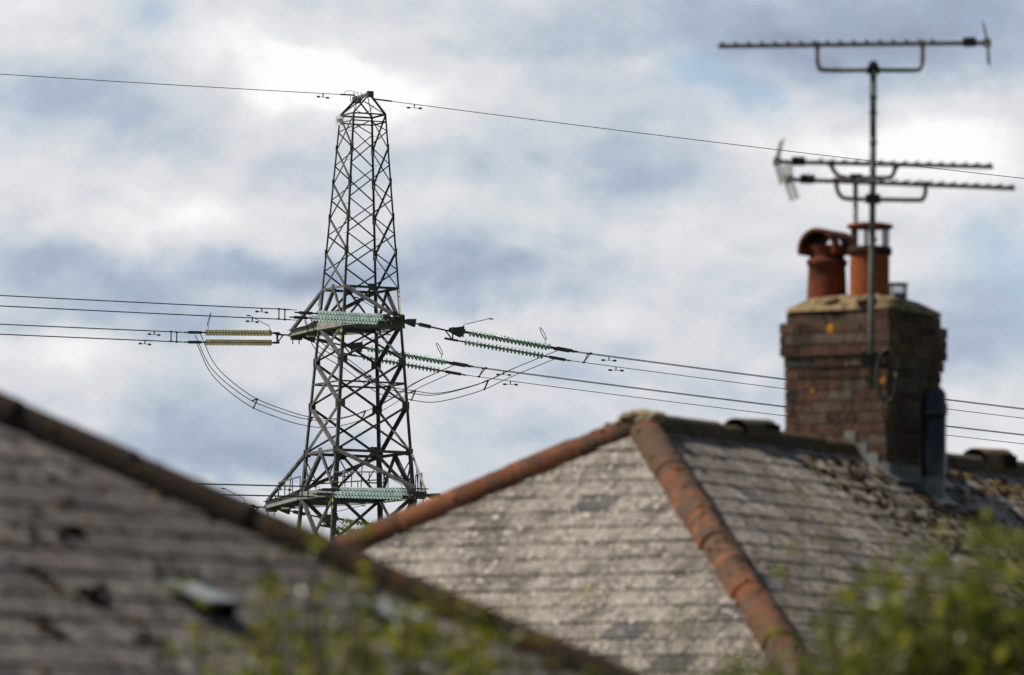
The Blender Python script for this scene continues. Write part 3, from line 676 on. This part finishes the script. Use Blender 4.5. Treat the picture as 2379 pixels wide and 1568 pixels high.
def hipped(name, label, apex, ux, Lr, Wd, mats, hipm, zb=0.0, gauge=.2, width=.26, hip_r=.112, pit=PIT, th=.008):
    PIT, TP = pit, math.tan(pit)
    """a hipped bungalow; local x runs along the ridge from the near apex, z = 0 at the ground"""
    ang = math.atan2(ux[1], ux[0]); t = thing(name, label, 'house', (apex.x, apex.y, 0), ang, None, True)
    zA = apex.z; zE = zA - Wd*TP; cp, sp = math.cos(PIT), math.sin(PIT); SL = Wd/cp
    A0, A1 = Vector((0, 0, zA)), Vector((Lr, 0, zA)); c = {(-1, -1): Vector((-Wd, -Wd, zE)), (-1, 1): Vector((-Wd, Wd, zE)), (1, -1): Vector((Lr + Wd, -Wd, zE)), (1, 1): Vector((Lr + Wd, Wd, zE))}
    fs = {}
    # hip ends (triangles) and long slopes (trapezia), each in its own plane coordinates with s up the slope
    m = MB(); tile_face(m, c[(-1, 1)], (0, -1, 0), (cp, 0, sp), (-sp, 0, cp), [(0, 0), (2*Wd, 0), (Wd, SL)], gauge, width, th*1.4); fs['end'] = m.build('roof_slope', mats[0], t)
    m = MB(); tile_face(m, c[(-1, -1)], (1, 0, 0), (0, cp, sp), (0, -sp, cp), [(0, 0), (Lr + 2*Wd, 0), (Lr + Wd, SL), (Wd, SL)], gauge, width, th); fs['neg'] = m.build('roof_slope', mats[1], t)
    m = MB(); tile_face(m, c[(1, 1)], (-1, 0, 0), (0, -cp, sp), (0, sp, cp), [(0, 0), (Lr + 2*Wd, 0), (Lr + Wd, SL), (Wd, SL)], gauge, width, th); fs['pos'] = m.build('roof_slope', mats[2], t)
    m = MB(); tile_face(m, c[(1, -1)], (0, 1, 0), (-cp, 0, sp), (sp, 0, cp), [(0, 0), (2*Wd, 0), (Wd, SL)], gauge, width, th); fs['far'] = m.build('roof_slope', mats[1], t)
    def crust(m, p, q, nn, r, num, mi):         # moss and lichen tufts sitting on the tiles
        d = (q - p).normalized(); x = d.cross(Vector(nn)).normalized(); nn = x.cross(d)
        for _ in range(num):
            th = R_(random.gauss(0, 50)); o = x*math.sin(th) + nn*math.cos(th); rr = random.uniform(.05, .17)*r
            m.blob(lerp(p, q, random.random()) + o*(r*1.0) - nn*.02, (rr*random.uniform(.8, 1.8), rr, rr*.35), o, mi, random.choice((.3, .65, .7, .75, .8, .95, .98)), .3, 7, 3)
    for key, A in (((-1, -1), A0), ((-1, 1), A0), ((1, -1), A1), ((1, 1), A1)):
        m = MB(); d = (c[key] - A); nn = Vector((key[0]*.3, key[1]*.3, 1)); half_round(m, A + d*.012, c[key] + d*.01, nn, hip_r, .40, (0,), None, -.02); crust(m, A, c[key], nn, hip_r, 150, 2); m.build('hip_tiles', [hipm, CREAM, MOSSM], t)
    m = MB(); half_round(m, A0, A1, (0, 0, 1), hip_r*.8, .45, (0,), None, -.015); crust(m, A0, A1, Vector((0, 0, 1)), hip_r*.8, 170, 2); m.build('ridge_tiles', [RIDGEM, CREAM, MOSSM], t)
    # walls, eaves boards and gutter under the roof
    iw = .38; wl = MB(); x0, x1, y0, y1 = -Wd + iw, Lr + Wd - iw, -Wd + iw, Wd - iw
    wl.box((x0, y0, 0), (x1, y0 + .25, zE)); wl.box((x0, y1 - .25, 0), (x1, y1, zE)); wl.box((x0, y0 + .25, 0), (x0 + .25, y1 - .25, zE)); wl.box((x1 - .25, y0 + .25, 0), (x1, y1 - .25, zE)); wl.build('wall', RENDERM, t)
    fb = MB(); o = .02
    fb.box((-Wd - o, -Wd - o, zE - .19), (Lr + Wd + o, -Wd + .01, zE - .02)); fb.box((-Wd - o, Wd - .01, zE - .19), (Lr + Wd + o, Wd + o, zE - .02)); fb.box((-Wd - o, -Wd + .012, zE - .19), (-Wd + .01, Wd - .012, zE - .02)); fb.box((Lr + Wd - .01, -Wd + .012, zE - .19), (Lr + Wd + o, Wd - .012, zE - .02)); fb.build('fascia', WOOD, t)
    return t, zA

# the hipped house on the right with the chimney
U1 = Vector((.527, .85, 0)).normalized()
AP1 = at(1490, 950, 45.9) - Vector((0, 0, .10))
h1, zA1 = hipped('hipped_house', 'hipped house with pale lichen tiles, orange hip tiles and a brick chimney', AP1, U1, 8.0, 4.2, (T_PALE, T_SIDE, T_SIDE), TERRA)
M1 = Matrix.Translation((AP1.x, AP1.y, 0)) @ Matrix.Rotation(math.atan2(U1.y, U1.x), 4, 'Z'); M1i = M1.inverted()
def hit1(px, py):                              # where the sight line meets the long slope (local)
    n = Vector((0, -math.sin(PIT), math.cos(PIT))); A = Vector((0, 0, zA1)); o = M1i @ CP; d = M1i.to_3x3() @ ray(px, py)
    return o + d*((A - o).dot(n)/d.dot(n)), n
# mortar cap where ridge and hips meet
m = MB(); m.blob((0, 0, zA1 + .025), (.13, .13, .07), rough=.1, seg=12, rings=6)
for _ in range(16):
    th = random.uniform(0, 6.28); m.blob((math.cos(th)*.12, math.sin(th)*.12, zA1 + random.uniform(.0, .05)), (.05, .04, .03))
m.build('apex_mortar', CREAM, h1)
# raised ridge vents
for xv in (1.18, 4.45):
    m = MB(); half_round(m, (xv, 0, zA1 + .02), (xv + .40, 0, zA1 + .035), (0, 0, 1), .105, .40, (0,)); m.box((xv + .22, -.10, zA1 + .01), (xv + .41, .10, zA1 + .10), 1); m.build('ridge_vent', [RIDGEM, DARKIN], h1)
# --- chimney (local frame of the house)
cx0, cx1, cy0, cy1 = 2.657, 3.40, -.29, .475
def zpx(px, py, x, y):                          # height seen at that picture row, for a point of the chimney
    wp = M1 @ Vector((x, y, 0)); return at(px, py, wp.y).z
Z_BR = zpx(2050, 716, cx0, cy0)
z0c = zA1 - .75
ch = MB(); ch.box((cx0 + .005, cy0 + .005, z0c), (cx1 - .005, cy1 - .005, Z_BR - .005), 1)
CH_ = .075; nC = int((Z_BR - z0c)/CH_)
def course(z, grow, k):
    x0, x1, y0, y1 = cx0 - grow, cx1 + grow, cy0 - grow, cy1 + grow; dp = .1 + grow
    for (a0, a1, fn) in ((y0, y1, lambda u, v: ((x0, u), (x0 + dp, v))), (y0, y1, lambda u, v: ((x1 - dp, u), (x1, v))), (x0 + dp + .01, x1 - dp - .01, lambda u, v: ((u, y0), (v, y0 + dp))), (x0 + dp + .01, x1 - dp - .01, lambda u, v: ((u, y1 - dp), (v, y1)))):
        u = a0 + (0 if k % 2 else -.112)
        while u < a1 - .02:
            lo, hi = max(u, a0), min(u + .213, a1)
            if hi - lo > .03:
                p, q = fn(lo, hi); j = random.uniform(-.002, .004)
                ch.box((p[0] - j, p[1] - j, z + .005), (q[0] + j, q[1] + j, z + CH_ - .006), 0)
            u += .225
    if grow > 0.001: ch.box((x0 + .006, y0 + .006, z + .001), (x1 - .006, y1 - .006, z + CH_ - .001), 1)
for k in range(nC):
    z = Z_BR - (k + 1)*CH_; grow = {0: .0, 1: .03, 2: .03, 3: .03, 4: .015, 5: .004}.get(k, 0.0); course(z, grow, k)
chim = ch.build('chimney', [BRICK, MORTAR], h1)
ORANGE_L = mottled('orange lichen', (.40, .165, .015), (.50, .22, .02), 40, 0.95, 0, 0.1, 0.2)
for px, py, rr in ((1930, 765, .036), (1887, 908, .020), (2052, 884, .030)):   # orange lichen on the west face
    wo = M1i @ CP; wd_ = M1i.to_3x3() @ ray(px, py); p = wo + wd_*((cx0 - (.03 if py < 800 else 0) - wo.x)/wd_.x)
    m = MB(); m.blob(p, (rr, rr*.8, .003), (-1, 0, 0), 0, .5, .25, 10, 3); m.build('lichen_patch', ORANGE_L, chim)
# cement flaunching
m = MB(); ro = [(cx0 - .01, cy0 - .01, cx1 + .01, cy1 + .01, 0), (cx0, cy0, cx1, cy1, .03), (cx0 + .10, cy0 + .10, cx1 - .10, cy1 - .10, .085), (cx0 + .17, cy0 + .17, cx1 - .17, cy1 - .17, .105)]
N_ = 28; base = len(m.v)
def rr_pt(r, i):
    x0, y0, x1, y1, h = r; per = 2*(x1 - x0 + y1 - y0); s = per*i/N_; w1, w2 = x1 - x0, y1 - y0
    if s < w1: return (x0 + s, y0)
    s -= w1
    if s < w2: return (x1, y0 + s)
    s -= w2
    if s < w1: return (x1 - s, y1)
    return (x0, y1 - (s - w1))
for r in ro:
    for i in range(N_): x, y = rr_pt(r, i); m.v.append(Vector((x + random.uniform(-.008, .008), y + random.uniform(-.008, .008), Z_BR + r[4] + random.uniform(-.008, .012)*(r[4] > .02))))
for b in range(len(ro) - 1):
    for i in range(N_): j = (i + 1) % N_; m.f.append((base + b*N_ + i, base + b*N_ + j, base + b*N_ + N_ + j, base + b*N_ + N_ + i)); m.m.append(0); m.a.append(.5); m.sm.append(True)
m.f.append(tuple(base + 3*N_ + i for i in range(N_))); m.m.append(0); m.a.append(.5); m.sm.append(True)
PL, PR_, PM = Vector((2.95, .331, Z_BR)), Vector((2.95, .007, Z_BR)), Vector((3.21, -.065, Z_BR))
for c, r in ((PL, .13), (PR_, .13)): m.lathe(c, UP, [(.04, r + .13), (.07, r + .06), (.088, r + .025), (.10, r)], 20, 0)
for o in ((-.20, .17), (-.26, -.12), (-.1, -.22)): m.blob((PR_.x + o[0], PR_.y + o[1], Z_BR + .065), (.075, .075, .035), rough=.15, seg=10)
m.build('flaunching', CEMENT, chim)
# left pot: roll-top hood
def hood_pot():
    m = MB(); o = PL + Vector((0, 0, .06))
    m.lathe(o, UP, [(0, .135), (.02, .135), (.18, .128), (.265, .125), (.27, .135), (.305, .137), (.31, .118), (.34, .116), (.40, .140)], 24, 0)
    m.lathe(o, UP, [(.02, .09), (.26, .09), (.40, .115)], 20, 1)
    L, r, zc = .33, .142, .385; K, Q = 28, 26; xs = -.155; hx, hz, hr = -.045, .42, .028
    for inner in (0, 1):
        ra = r - .02*inner
        grid = [[o + Vector((xs + L*i/K, math.cos(th)*ra, zc - .02 + math.sin(th)*ra*1.02)) for th in [R_(-12) + R_(204)*j/Q for j in range(Q + 1)]] for i in range(K + 1)]
        for i in range(K):
            for j in range(Q):
                q = [grid[i][j], grid[i + 1][j], grid[i + 1][j + 1], grid[i][j + 1]]; c = sum(q, Vector())/4 - o
                if c.y < 0 and (c.x - hx)**2 + (c.z - hz)**2 < hr*hr: continue
                m.poly(q, inner, .4, True)
    for xe in (xs, xs + L):                    # rim of the hood
        for j in range(Q):
            a, b = R_(-12) + R_(204)*j/Q, R_(-12) + R_(204)*(j + 1)/Q
            m.poly([o + Vector((xe, math.cos(t_)*q, zc - .02 + math.sin(t_)*q*1.02)) for t_, q in ((a, r), (b, r), (b, r - .02), (a, r - .02))], 0, .4)
    for s_ in (-1, 1): m.hexa([o + Vector((x, s_*y, z)) for x, y, z in ((-.11, .085, .34), (.11, .085, .34), (.11, .115, .34), (-.11, .115, .34), (xs + .03, .105, .39), (xs + L - .03, .105, .39), (xs + L - .03, .135, .39), (xs + .03, .135, .39))], 0, .6)
    tag(m.build('chimney_pot', [POT_RED, POT_SOOT], chim), 'sooty red pot with a roll-top hood')
hood_pot()
m = MB(); o = PR_ + Vector((0, 0, .055))
m.lathe(o, UP, [(0, .132), (.33, .131), (.335, .131)], 28, 0); m.lathe(o, UP, [(.33, .14), (.335, .147), (.375, .147), (.385, .14), (.385, .10), (.2, .10)], 28, 1)
for i in range(6): th = i*math.pi/3 + .30; m.bar(o + Vector((math.cos(th)*.125, math.sin(th)*.125, .38)), o + Vector((math.cos(th)*.125, math.sin(th)*.125, .515)), .022, .012, (math.cos(th), math.sin(th), 0), 1)
for z in (.41, .45, .49): m.lathe(o, UP, [(z, .124), (z + .002, .124), (z + .002, .122), (z, .122)], 24, 1)
m.lathe(o, UP, [(.510, .02), (.510, .148), (.522, .156), (.533, .153), (.545, .10), (.549, .02), (.55, .0)], 28, 2)
tag(m.build('chimney_pot', [POT_ORANGE, POT_SOOT, POT_RED], chim), 'orange pot with a caged flat cap')
m = MB(); o = PM + Vector((0, 0, .04)); m.lathe(o, UP, [(0, .062), (.11, .062), (.11, .05)], 16, 0); m.lathe(o, UP, [(.165, .0), (.165, .068), (.178, .07), (.182, .02), (.182, 0)], 16, 0)
for i in range(12): th = i*math.pi/6; m.bar(o + Vector((math.cos(th)*.058, math.sin(th)*.058, .10)), o + Vector((math.cos(th)*.058, math.sin(th)*.058, .168)), .012, .008, (math.cos(th), math.sin(th), 0), 0)
tag(m.build('flue_terminal', LEAD, chim), 'small grey metal gas terminal')
# stepped lead up the side of the stack, apron below
m = MB()
for i in range(4):
    y1 = .02 - i*.085; zt = zA1 - abs(y1 if y1 < 0 else 0)*TP + .10 + (.03 if i == 0 else 0); m.box((cx0 - .008, y1 - .085 + .002, zA1 - .40), (cx0 - .003 + .0005*i, y1, zt - .012*i))
m.box((cx0 - .01, cy0 - .008, zA1 - .42), (cx1 + .01, cy0 - .003, zA1 - .085))
p0 = [Vector((x, y, zA1 + y*TP + .03)) for x, y in ((cx0 - .02, cy0 - .10), (cx1 + .06, cy0 - .10), (cx1 + .06, cy0), (cx0 - .02, cy0))]
m.hexa(p0 + [p + Vector((0, 0, .012)) for p in p0]); m.build('lead_flashing', LEAD, chim)
# black flue pipe in front of the stack
b, _n = hit1(2167, 1158)
pw = M1 @ b; zt = at(2155, 898, pw.y).z
m = MB(); H_ = zt - b.z
m.lathe(b - Vector((0, 0, .1)), UP, [(0, .080), (.27, .074), (.28, .05)], 22, 1)
m.lathe(b, UP, [(.15, .084), (H_ - .17, .084), (H_ - .17, .05)], 22, 0)
m.lathe(b, UP, [(H_ - .185, .092), (H_ - .12, .094), (H_ - .115, .086), (H_ - .04, .080), (H_ - .005, .05), (H_, .0)], 22, 0)
fl = m.build('flue_pipe', [BLACKPIPE, LEAD, CHROME], h1)
m = MB(); n_ = Vector((0, -math.sin(PIT), math.cos(PIT))); ee, ss = Vector((1, 0, 0)), Vector((0, math.cos(PIT), math.sin(PIT)))
q = [b + ee*x + ss*y + n_*.03 for x, y in ((-.12, -.14), (.14, -.14), (.14, .10), (-.12, .10))]; m.hexa(q + [p + n_*.008 for p in q]); m.build('flue_flashing', LEAD, h1)
# moss cushions over the long slope
m = MB(); nn = n_
def moss_at(px, py, r, a):
    p, n = hit1(px, py)
    if p.y > -.16 or p.x < p.y + .2 or random.random() < .15: return
    m.blob(p + n*.012, (r*random.uniform(.8, 1.5), r*random.uniform(.9, 2.2), r*random.uniform(.3, .55)), n, 0, a, .3)
for i in range(900):
    t = random.random(); x = lerp(1860, 2420, t); yc = lerp(1035, 1335, t); y = yc + random.gauss(0, 30 + 20*t)
    dk = random.random()
    if y < yc - 28: a = random.choice((.1, .66, .7, .9, .95, .3))
    else: a = random.choice((.1, .2, .3, .5, .1, .7, .98))
    moss_at(x, y, random.uniform(.006, .026), a)
for i in range(420):
    x = random.uniform(1600, 2400); y = random.uniform(1010, 1560)
    moss_at(x, y, random.uniform(.005, .016), random.choice((.1, .3, .5, .98, .98, .4)))
for i in range(150): x = random.uniform(2190, 2420); moss_at(x, random.uniform(1065, 1150) + (x - 2190)*.1, random.uniform(.012, .034), random.choice((.1, .3, .7, .98, .9)))
tag(m.build('moss', MOSSM, h1), 'brown and ochre moss cushions', kind='stuff')
cp_ = [hit1(x, y)[0] + n_*.022 for x, y in ((2215, 1085), (2262, 1112), (2310, 1152), (2378, 1222), (2470, 1320))]
cb = MB(); cb.tube(spline([M1 @ p for p in cp_]), .011, 6); co_ = M1 @ cp_[0]; tag(cb.build('cable', PLASTIC, None, co_), 'thin dark cable lying down the mossy tiles right of the black flue pipe', 'cable')
# lichen crusts on the pale hip end
m = MB(); ne = Vector((-math.sin(PIT), 0, math.cos(PIT)))
for i in range(1700):
    v = random.random()**.5*4.0; y = random.uniform(-v, v); x = -v; z = zA1 - v*TP
    r = random.uniform(.005, .017); r2 = r*random.uniform(.8, 1.7); m.blob(Vector((x, y, z)) + ne*.014, (r, r2, .004), ne, 0, 1.0, .3, 7, 2)
LICH = mottled('cream white lichen', (.48, .42, .35), (.62, .55, .47), 30, 0.95, 0, 0.1, 0.2)
tag(m.build('lichen', LICH, h1), 'cream white lichen crusts', kind='stuff')

# the dark house on the left, nearer
AX2 = Vector((-.68, -.73, 0)).normalized()
hipd = Vector((.997, .035, -math.tan(PIT2)/math.sqrt(2)))
P2 = at(740, 1230, 23.0) - Vector((0, 0, .085))
AP2 = P2 - hipd*4.75
h2, zA2 = hipped('dark_roofed_house', 'nearer house with a dark brown tiled roof sloping down from the left', AP2, AX2, 9.0, 4.2, (T_DARK, T_DARK, T_DARK), TERRA_DARK, gauge=.15, width=.26, hip_r=.088, pit=PIT2, th=.007)
M2 = Matrix.Translation((AP2.x, AP2.y, 0)) @ Matrix.Rotation(math.atan2(AX2.y, AX2.x), 4, 'Z'); M2i = M2.inverted()
n2_ = Vector((0, math.sin(PIT2), math.cos(PIT2)))
def hit2(px, py):
    A = Vector((0, 0, zA2)); o = M2i @ CP; d = M2i.to_3x3() @ ray(px, py); return o + d*((A - o).dot(n2_)/d.dot(n2_))
dn = Vector((0, math.cos(PIT2), -math.sin(PIT2)))
def roof_vent(px, py, lab):
    p = hit2(px, py); e = Vector((1, 0, 0)); m = MB(); L, wv, hv = .21, .065, .10
    top = Vector((0, math.cos(R_(19)), -math.sin(R_(19))))
    a = p - dn*.12; T = [a - e*wv + n2_*.015, a + e*wv + n2_*.015, a + e*wv*.95 + top*L + n2_*.02, a - e*wv*.95 + top*L + n2_*.02]
    m.hexa(T + [q + n2_*.012 for q in T], 0)
    for s_ in (-1, 1):
        q = [a + e*wv*s_ + n2_*.0, a + e*wv*.95*s_ + top*L + n2_*.02, a + e*wv*.95*s_ + top*L*.92 + (p + dn*.08 - (a + top*L*.92))*.9, a + e*wv*s_ + dn*.15]
        m.hexa([z for z in q] + [z + e*.006*s_ for z in q], 1)
    q = [a - e*wv*.9 + dn*.15, a + e*wv*.9 + dn*.15, a + e*wv*.9 + top*L*.9 + n2_*.018, a - e*wv*.9 + top*L*.9 + n2_*.018]; m.poly(q, 1)
    m.build('roof_vent', [VENT, DARKIN], h2)
roof_vent(462, 1412, '')
roof_vent(900, 1452, '')
m = MB()
for (x, y, r) in ((140, 1242, .055), (215, 1382, .05), (358, 1328, .035), (75, 1262, .03), (110, 1362, .03), (232, 1408, .04), (115, 1470, .045), (160, 1168, .03), (265, 1085, .03), (325, 1490, .035), (60, 1330, .03), (420, 1340, .03)):
    for _ in range(4): p = hit2(x + random.gauss(0, 14), y + random.gauss(0, 7)); m.blob(p + n2_*.012, (r*random.uniform(.3, .55), r*random.uniform(.3, .5), r*.3), n2_, 0, random.choice((.1, .3)), .3)
for _ in range(130):
    x = random.uniform(0, 1300); y = random.uniform(970 + .45*x, 1570)
    if y > 1568: continue
    p = hit2(x, y); r = random.uniform(.008, .02); m.blob(p + n2_*.008, (r*1.3, r, r*.5), n2_, 0, random.choice((.1, .3, .98, .98)), .3)
tag(m.build('moss', MOSSM, h2), 'dark moss cushions', kind='stuff')

# ------------------------------------------------------------------ aerials on the stack
MD = 47.94
def P(px, py, d=MD): return at(px, py, d)
mt = thing('aerial_mast', 'tall grey mast strapped to the chimney corner carrying two aerials', 'aerial mast', tuple(P(2024, 905)))
m = MB(); m.tube([P(2023, 905), P(2024, 700), P(2027, 400), P(2028, 152)], .0215, 12); m.build('pole', MASTM, mt)
m = MB()
for y in (835,): m.bar(P(2000, y - 4, MD + .03), P(2050, y + 2, MD + .03), .05, .08); m.bar(P(2012, y, MD - .03), P(2040, y, MD - .03), .06, .07)
m.bar(P(2010, 880, MD + .02), P(2040, 882, MD + .02), .03, .04); m.build('bracket', PLASTIC, mt)
m = MB()
for j in range(4):
    c = P(2060, 872, MD - .08 - .012*j); u, v = Vector((.072 - .004*j, -.02, .02)), Vector((-.01, .0, .155 + .005*j))
    m.tube([c + u*math.cos(t) + v*math.sin(t) for t in [2*math.pi*i/24 for i in range(25)]], .011, 7)
m.tube(spline([P(2075, 910, MD - .1), P(2052, 935, MD - .1), P(2055, 985, MD - .05), P(2062, 1060, MD - .05)]), .008, 6)
m.build('cable_coil', PLASTIC, mt)
m = MB(); m.tube(spline([P(2031, 165, MD - .03), P(2033, 300, MD - .03), P(2030, 420, MD - .03), P(2031, 560, MD - .03), P(2028, 700, MD - .03), P(2027, 830, MD - .03)]), .006, 6)
for y in (230, 265, 335, 430, 560, 610, 700): m.lathe(P(2028, y), (0.004, 0, 1), [(0, .024), (0, .027), (.018, .027), (.018, .024)], 10)
m.build('cable', PLASTIC, mt)
m = MB(); c = P(2028, 152); m.lathe(c - UP*.03, UP, [(0, .0), (0, .032), (.05, .03), (.065, .0)], 12); m.bar(P(2014, 163), P(2042, 163), .06, .05); m.build('clamp', PLASTIC, mt); m = MB(); m.bar(P(2010, 462), P(2044, 462), .07, .06); m.build('clamp', PLASTIC, mt)
mt2 = thing('aerial_mast', 'short thin mast rising behind the caged orange pot', 'aerial mast', tuple(P(1987, 800, 49.02)))
m = MB(); m.tube([P(1985, 800, 49.02), P(1987, 408, 49.02)], .0175, 10); m.build('pole', MASTM, mt2)
m = MB(); m.bar(P(1973, 413, 49.02), P(2003, 413, 49.02), .05, .05); m.build('clamp', PLASTIC, mt2); m = MB(); m.lathe(P(1987, 408, 49.02) - UP*.02, UP, [(0, .025), (.03, .022), (.035, 0)], 10); m.build('end_cap', PLASTIC, mt2)
def aerial(label, p, q, dp, dq, n, elen, cradle, refl, box, tgap=0):
    """a television aerial: boom p-q, directors across it, bracket, dipole box and a bent reflector at the end q"""
    a, b = P(*p, dp), P(*q, dq); t = thing('television_aerial', label, 'aerial', tuple(a), 0, 'television aerials above the chimney'); d = (b - a).normalized(); sd = d.cross(UP).normalized(); up = sd.cross(d)
    m = MB(); m.bar(a, b, .027, .027); m.build('boom', AERIAL, t)
    L = (b - a).length
    for i in range(n):
        c = a + d*(.03 + (L*.80 - .03)*i/(n - 1)) + up*.017; l = elen*(.72 + .28*i/(n - 1)); m = MB(); m.tube([c - sd*l/2, c + sd*l/2], .0055, 6); m.bar(c - d*.012 - up*.004, c + d*.012 - up*.004, .03, .018); m.build('director', AERIAL, t)
    m = MB(); m.tube(spline([P(*c) for c in cradle], 5), .0155, 10)
    for c in (cradle[0], cradle[-1]): e = P(*c); m.bar(e + UP*.012 - d*.02, e + UP*.012 + d*.02, .045, .035)
    m.build('cradle', AERIAL, t)
    c = a + d*L*box; m = MB(); m.hexa([c + d*x + sd*y + up*z for z in (-.02, .035) for x, y in ((-.045, -.035), (.045, -.035), (.04, .035), (-.04, .035))]); m.tube([c - sd*.14 + up*.01, c + sd*.14 + up*.01], .008, 6); m.build('dipole_box', PLASTIC, t)
    m = MB()
    for s_ in (0, 1):
        pts = refl[:2] if s_ == 0 else refl[1:]
        k0, k1 = P(*pts[0], dq), P(*pts[1], dq)
        for i in range(6): c = lerp(k0, k1, i/5); m.tube([c - sd*.13, c + sd*.13], .005, 5)
        for o in (-.06, .06): m.tube([k0 + sd*o, k1 + sd*o], .006, 5)
    k = P(*refl[1], dq); m.bar(k - d*.03, k + d*.02, .05, .05); m.build('reflector', AERIAL, t)
    return t
C3 = lambda pts, d: [(x, y, d) for x, y in pts]
aerial('topmost long television aerial on the tall mast, reflector at its right end', (1668, 108), (2292, 100), MD + .12, MD - .10, 17, .27, C3([(1898, 108), (1898, 140), (1902, 155), (1916, 163), (2028, 163), (2124, 163), (2137, 157), (2142, 140), (2142, 105)], MD), [(2284, 56), (2294, 100), (2296, 147)], .935)
aerial('television aerial on the short mast, upper of the two with reflectors at left', (2306, 388), (1803, 376), 49.10, 48.94, 15, .25, C3([(1930, 384), (1936, 396), (1946, 407), (1960, 412), (1987, 413), (2060, 413), (2072, 408), (2080, 390)], 49.02), [(1815, 328), (1803, 376), (1816, 424)], .90)
aerial('lowest television aerial, on the tall mast just above the chimney pots', (2356, 438), (1832, 417), 48.12, 47.77, 16, .25, C3([(1942, 423), (1944, 440), (1952, 455), (1970, 462), (2026, 463), (2130, 465), (2144, 460), (2149, 448), (2149, 432)], MD), [(1828, 384), (1830, 417), (1845, 462)], .92)

# ------------------------------------------------------------------ shrubs in the foreground
def shrub(label, shoots, lm, leaf, ground_y, base, group='shrubs in the foreground'):
    """shoots: tip points; each is a stem from the crown base with leaves along its upper part"""
    t = thing('shrub', label, 'shrub', base, 0, group); st, fo = MB(), MB(); base = Vector(base)
    for tip, dens, ll in shoots:
        foot = base + Vector((random.gauss(0, .32), random.gauss(0, .2), .02)); k = Vector((lerp(foot.x, tip.x, .8) + random.gauss(0, .07), lerp(foot.y, tip.y, .8), lerp(foot.z, tip.z, .72)))
        Pp = spline([foot, k, tip - Vector((random.gauss(0, .01), 0, .12)), tip], 6); st.tube(Pp, [lerp(.008, .0015, i/(len(Pp) - 1)) for i in range(len(Pp))], 5)
        ax = (tip - k).normalized(); Lz = ll; nn_ = max(2, int(Lz/.035))
        for q in range(nn_):                  # whorls of leaves at the nodes, thinning here and there
            if random.random() < .22: continue
            cn = tip - ax*(Lz*q/nn_ + random.uniform(0, .02)); fat = .3 + .7*min(1, q/3)
            for i in range(max(2, int(dens*random.uniform(5, 10)*fat))):
                th = random.uniform(0, 6.28); o = Vector((math.cos(th), math.sin(th), random.uniform(-.25, 1.0))).normalized()
                c = cn + Vector((math.cos(th), math.sin(th), random.uniform(-.3, .3)))*.065*fat*random.random()
                s_ = leaf*random.uniform(.55, 1.15)*(.6 + .4*fat); side = o.cross(Vector((random.gauss(0, .5), random.gauss(0, .5), 1))).normalized()*s_*.27; nn = side.cross(o).normalized()*s_*.08; r = random.random()
                fo.poly([c, c + o*s_*.45 + side - nn, c + o*s_], 0, r); fo.poly([c, c + o*s_, c + o*s_*.45 - side - nn], 0, r)
    st.build('stems', STEMM, t); fo.build('foliage', lm, t)
def interp(tab, x):
    for (a, b), (c, d) in zip(tab, tab[1:]):
        if a <= x <= c: return lerp(b, d, (x - a)/(c - a))
    return tab[-1][1]
DS = 18.6
def shoots(tab, singles, n, dd=.5, dens=1.0, ll=.22, DS=18.6):
    out = []
    for _ in range(n):
        x = random.uniform(tab[0][0], tab[-1][0]); y = interp(tab, x) + abs(random.gauss(0, 55)); out.append((at(x, y, DS + random.uniform(-dd, dd)), dens, ll))
    for _ in range(max(10, int(n*.45))):             # taller sprigs standing clear of the mass
        x = random.uniform(tab[0][0], tab[-1][0]); y = interp(tab, x) - random.uniform(10, 180)*(1 if x > 1700 else .55); out.append((at(x, y, DS + random.uniform(-dd, dd)), dens*.9, ll*.6))
    for x, y, de, l in singles: out.append((at(x, y, DS + random.uniform(-.2, .2)), de*1.5, l))
    return out
bx = lambda px, d=DS: (at(px, 1500, d).x, d, 0)
shrub('sprawling yellow-green shrub before the dark roof', shoots([(470, 1500), (560, 1470), (640, 1440), (760, 1450), (900, 1440), (1000, 1440), (1100, 1500), (1200, 1520)], [(372, 1340, .7, .05), (400, 1350, .6, .04), (470, 1440, 1.0, .08), (608, 1205, .9, .10), (612, 1320, .9, .12), (725, 1175, .9, .12), (712, 1260, .8, .15), (845, 1215, .45, .06), (850, 1320, .9, .09), (870, 1350, .9, .08), (1050, 1360, .5, .08), (935, 1420, 1.1, .10), (760, 1330, .4, .1), (640, 1400, .9, .12)], 42, .5, .95, .24), LEAF_A, .066, 0, bx(780))
shrub('low thin shrub with few leaves in front of the pale lichen slope', shoots([(1150, 1540), (1300, 1530), (1500, 1520), (1620, 1490), (1720, 1500)], [(1200, 1330, .35, .06), (1376, 1365, .7, .04), (1170, 1400, .4, .1), (1560, 1460, .4, .08), (1690, 1440, .4, .1)], 26, .3, .6, .16, 19.5), LEAF_B, .05, 0, bx(1450, 19.5))
shrub('bushy green shrub filling the lower right corner', shoots([(1700, 1570), (1800, 1540), (1900, 1470), (2000, 1435), (2100, 1385), (2200, 1390), (2300, 1350), (2400, 1290), (2600, 1260)], [(1855, 1130, .5, .06), (1835, 1250, .45, .14), (1940, 1200, .4, .1), (1925, 1290, .5, .12), (2265, 1195, .9, .12), (2270, 1290, .7, .12), (2100, 1290, .5, .12), (2150, 1320, .6, .15), (1880, 1390, .5, .15), (2030, 1350, .5, .14), (1760, 1430, .6, .1)], 98, .7, .9, .42, 19.5), LEAF_B, .066, 0, bx(2150, 19.5))
for o in ROOTS:
    if '_o' in o: del o['_o']
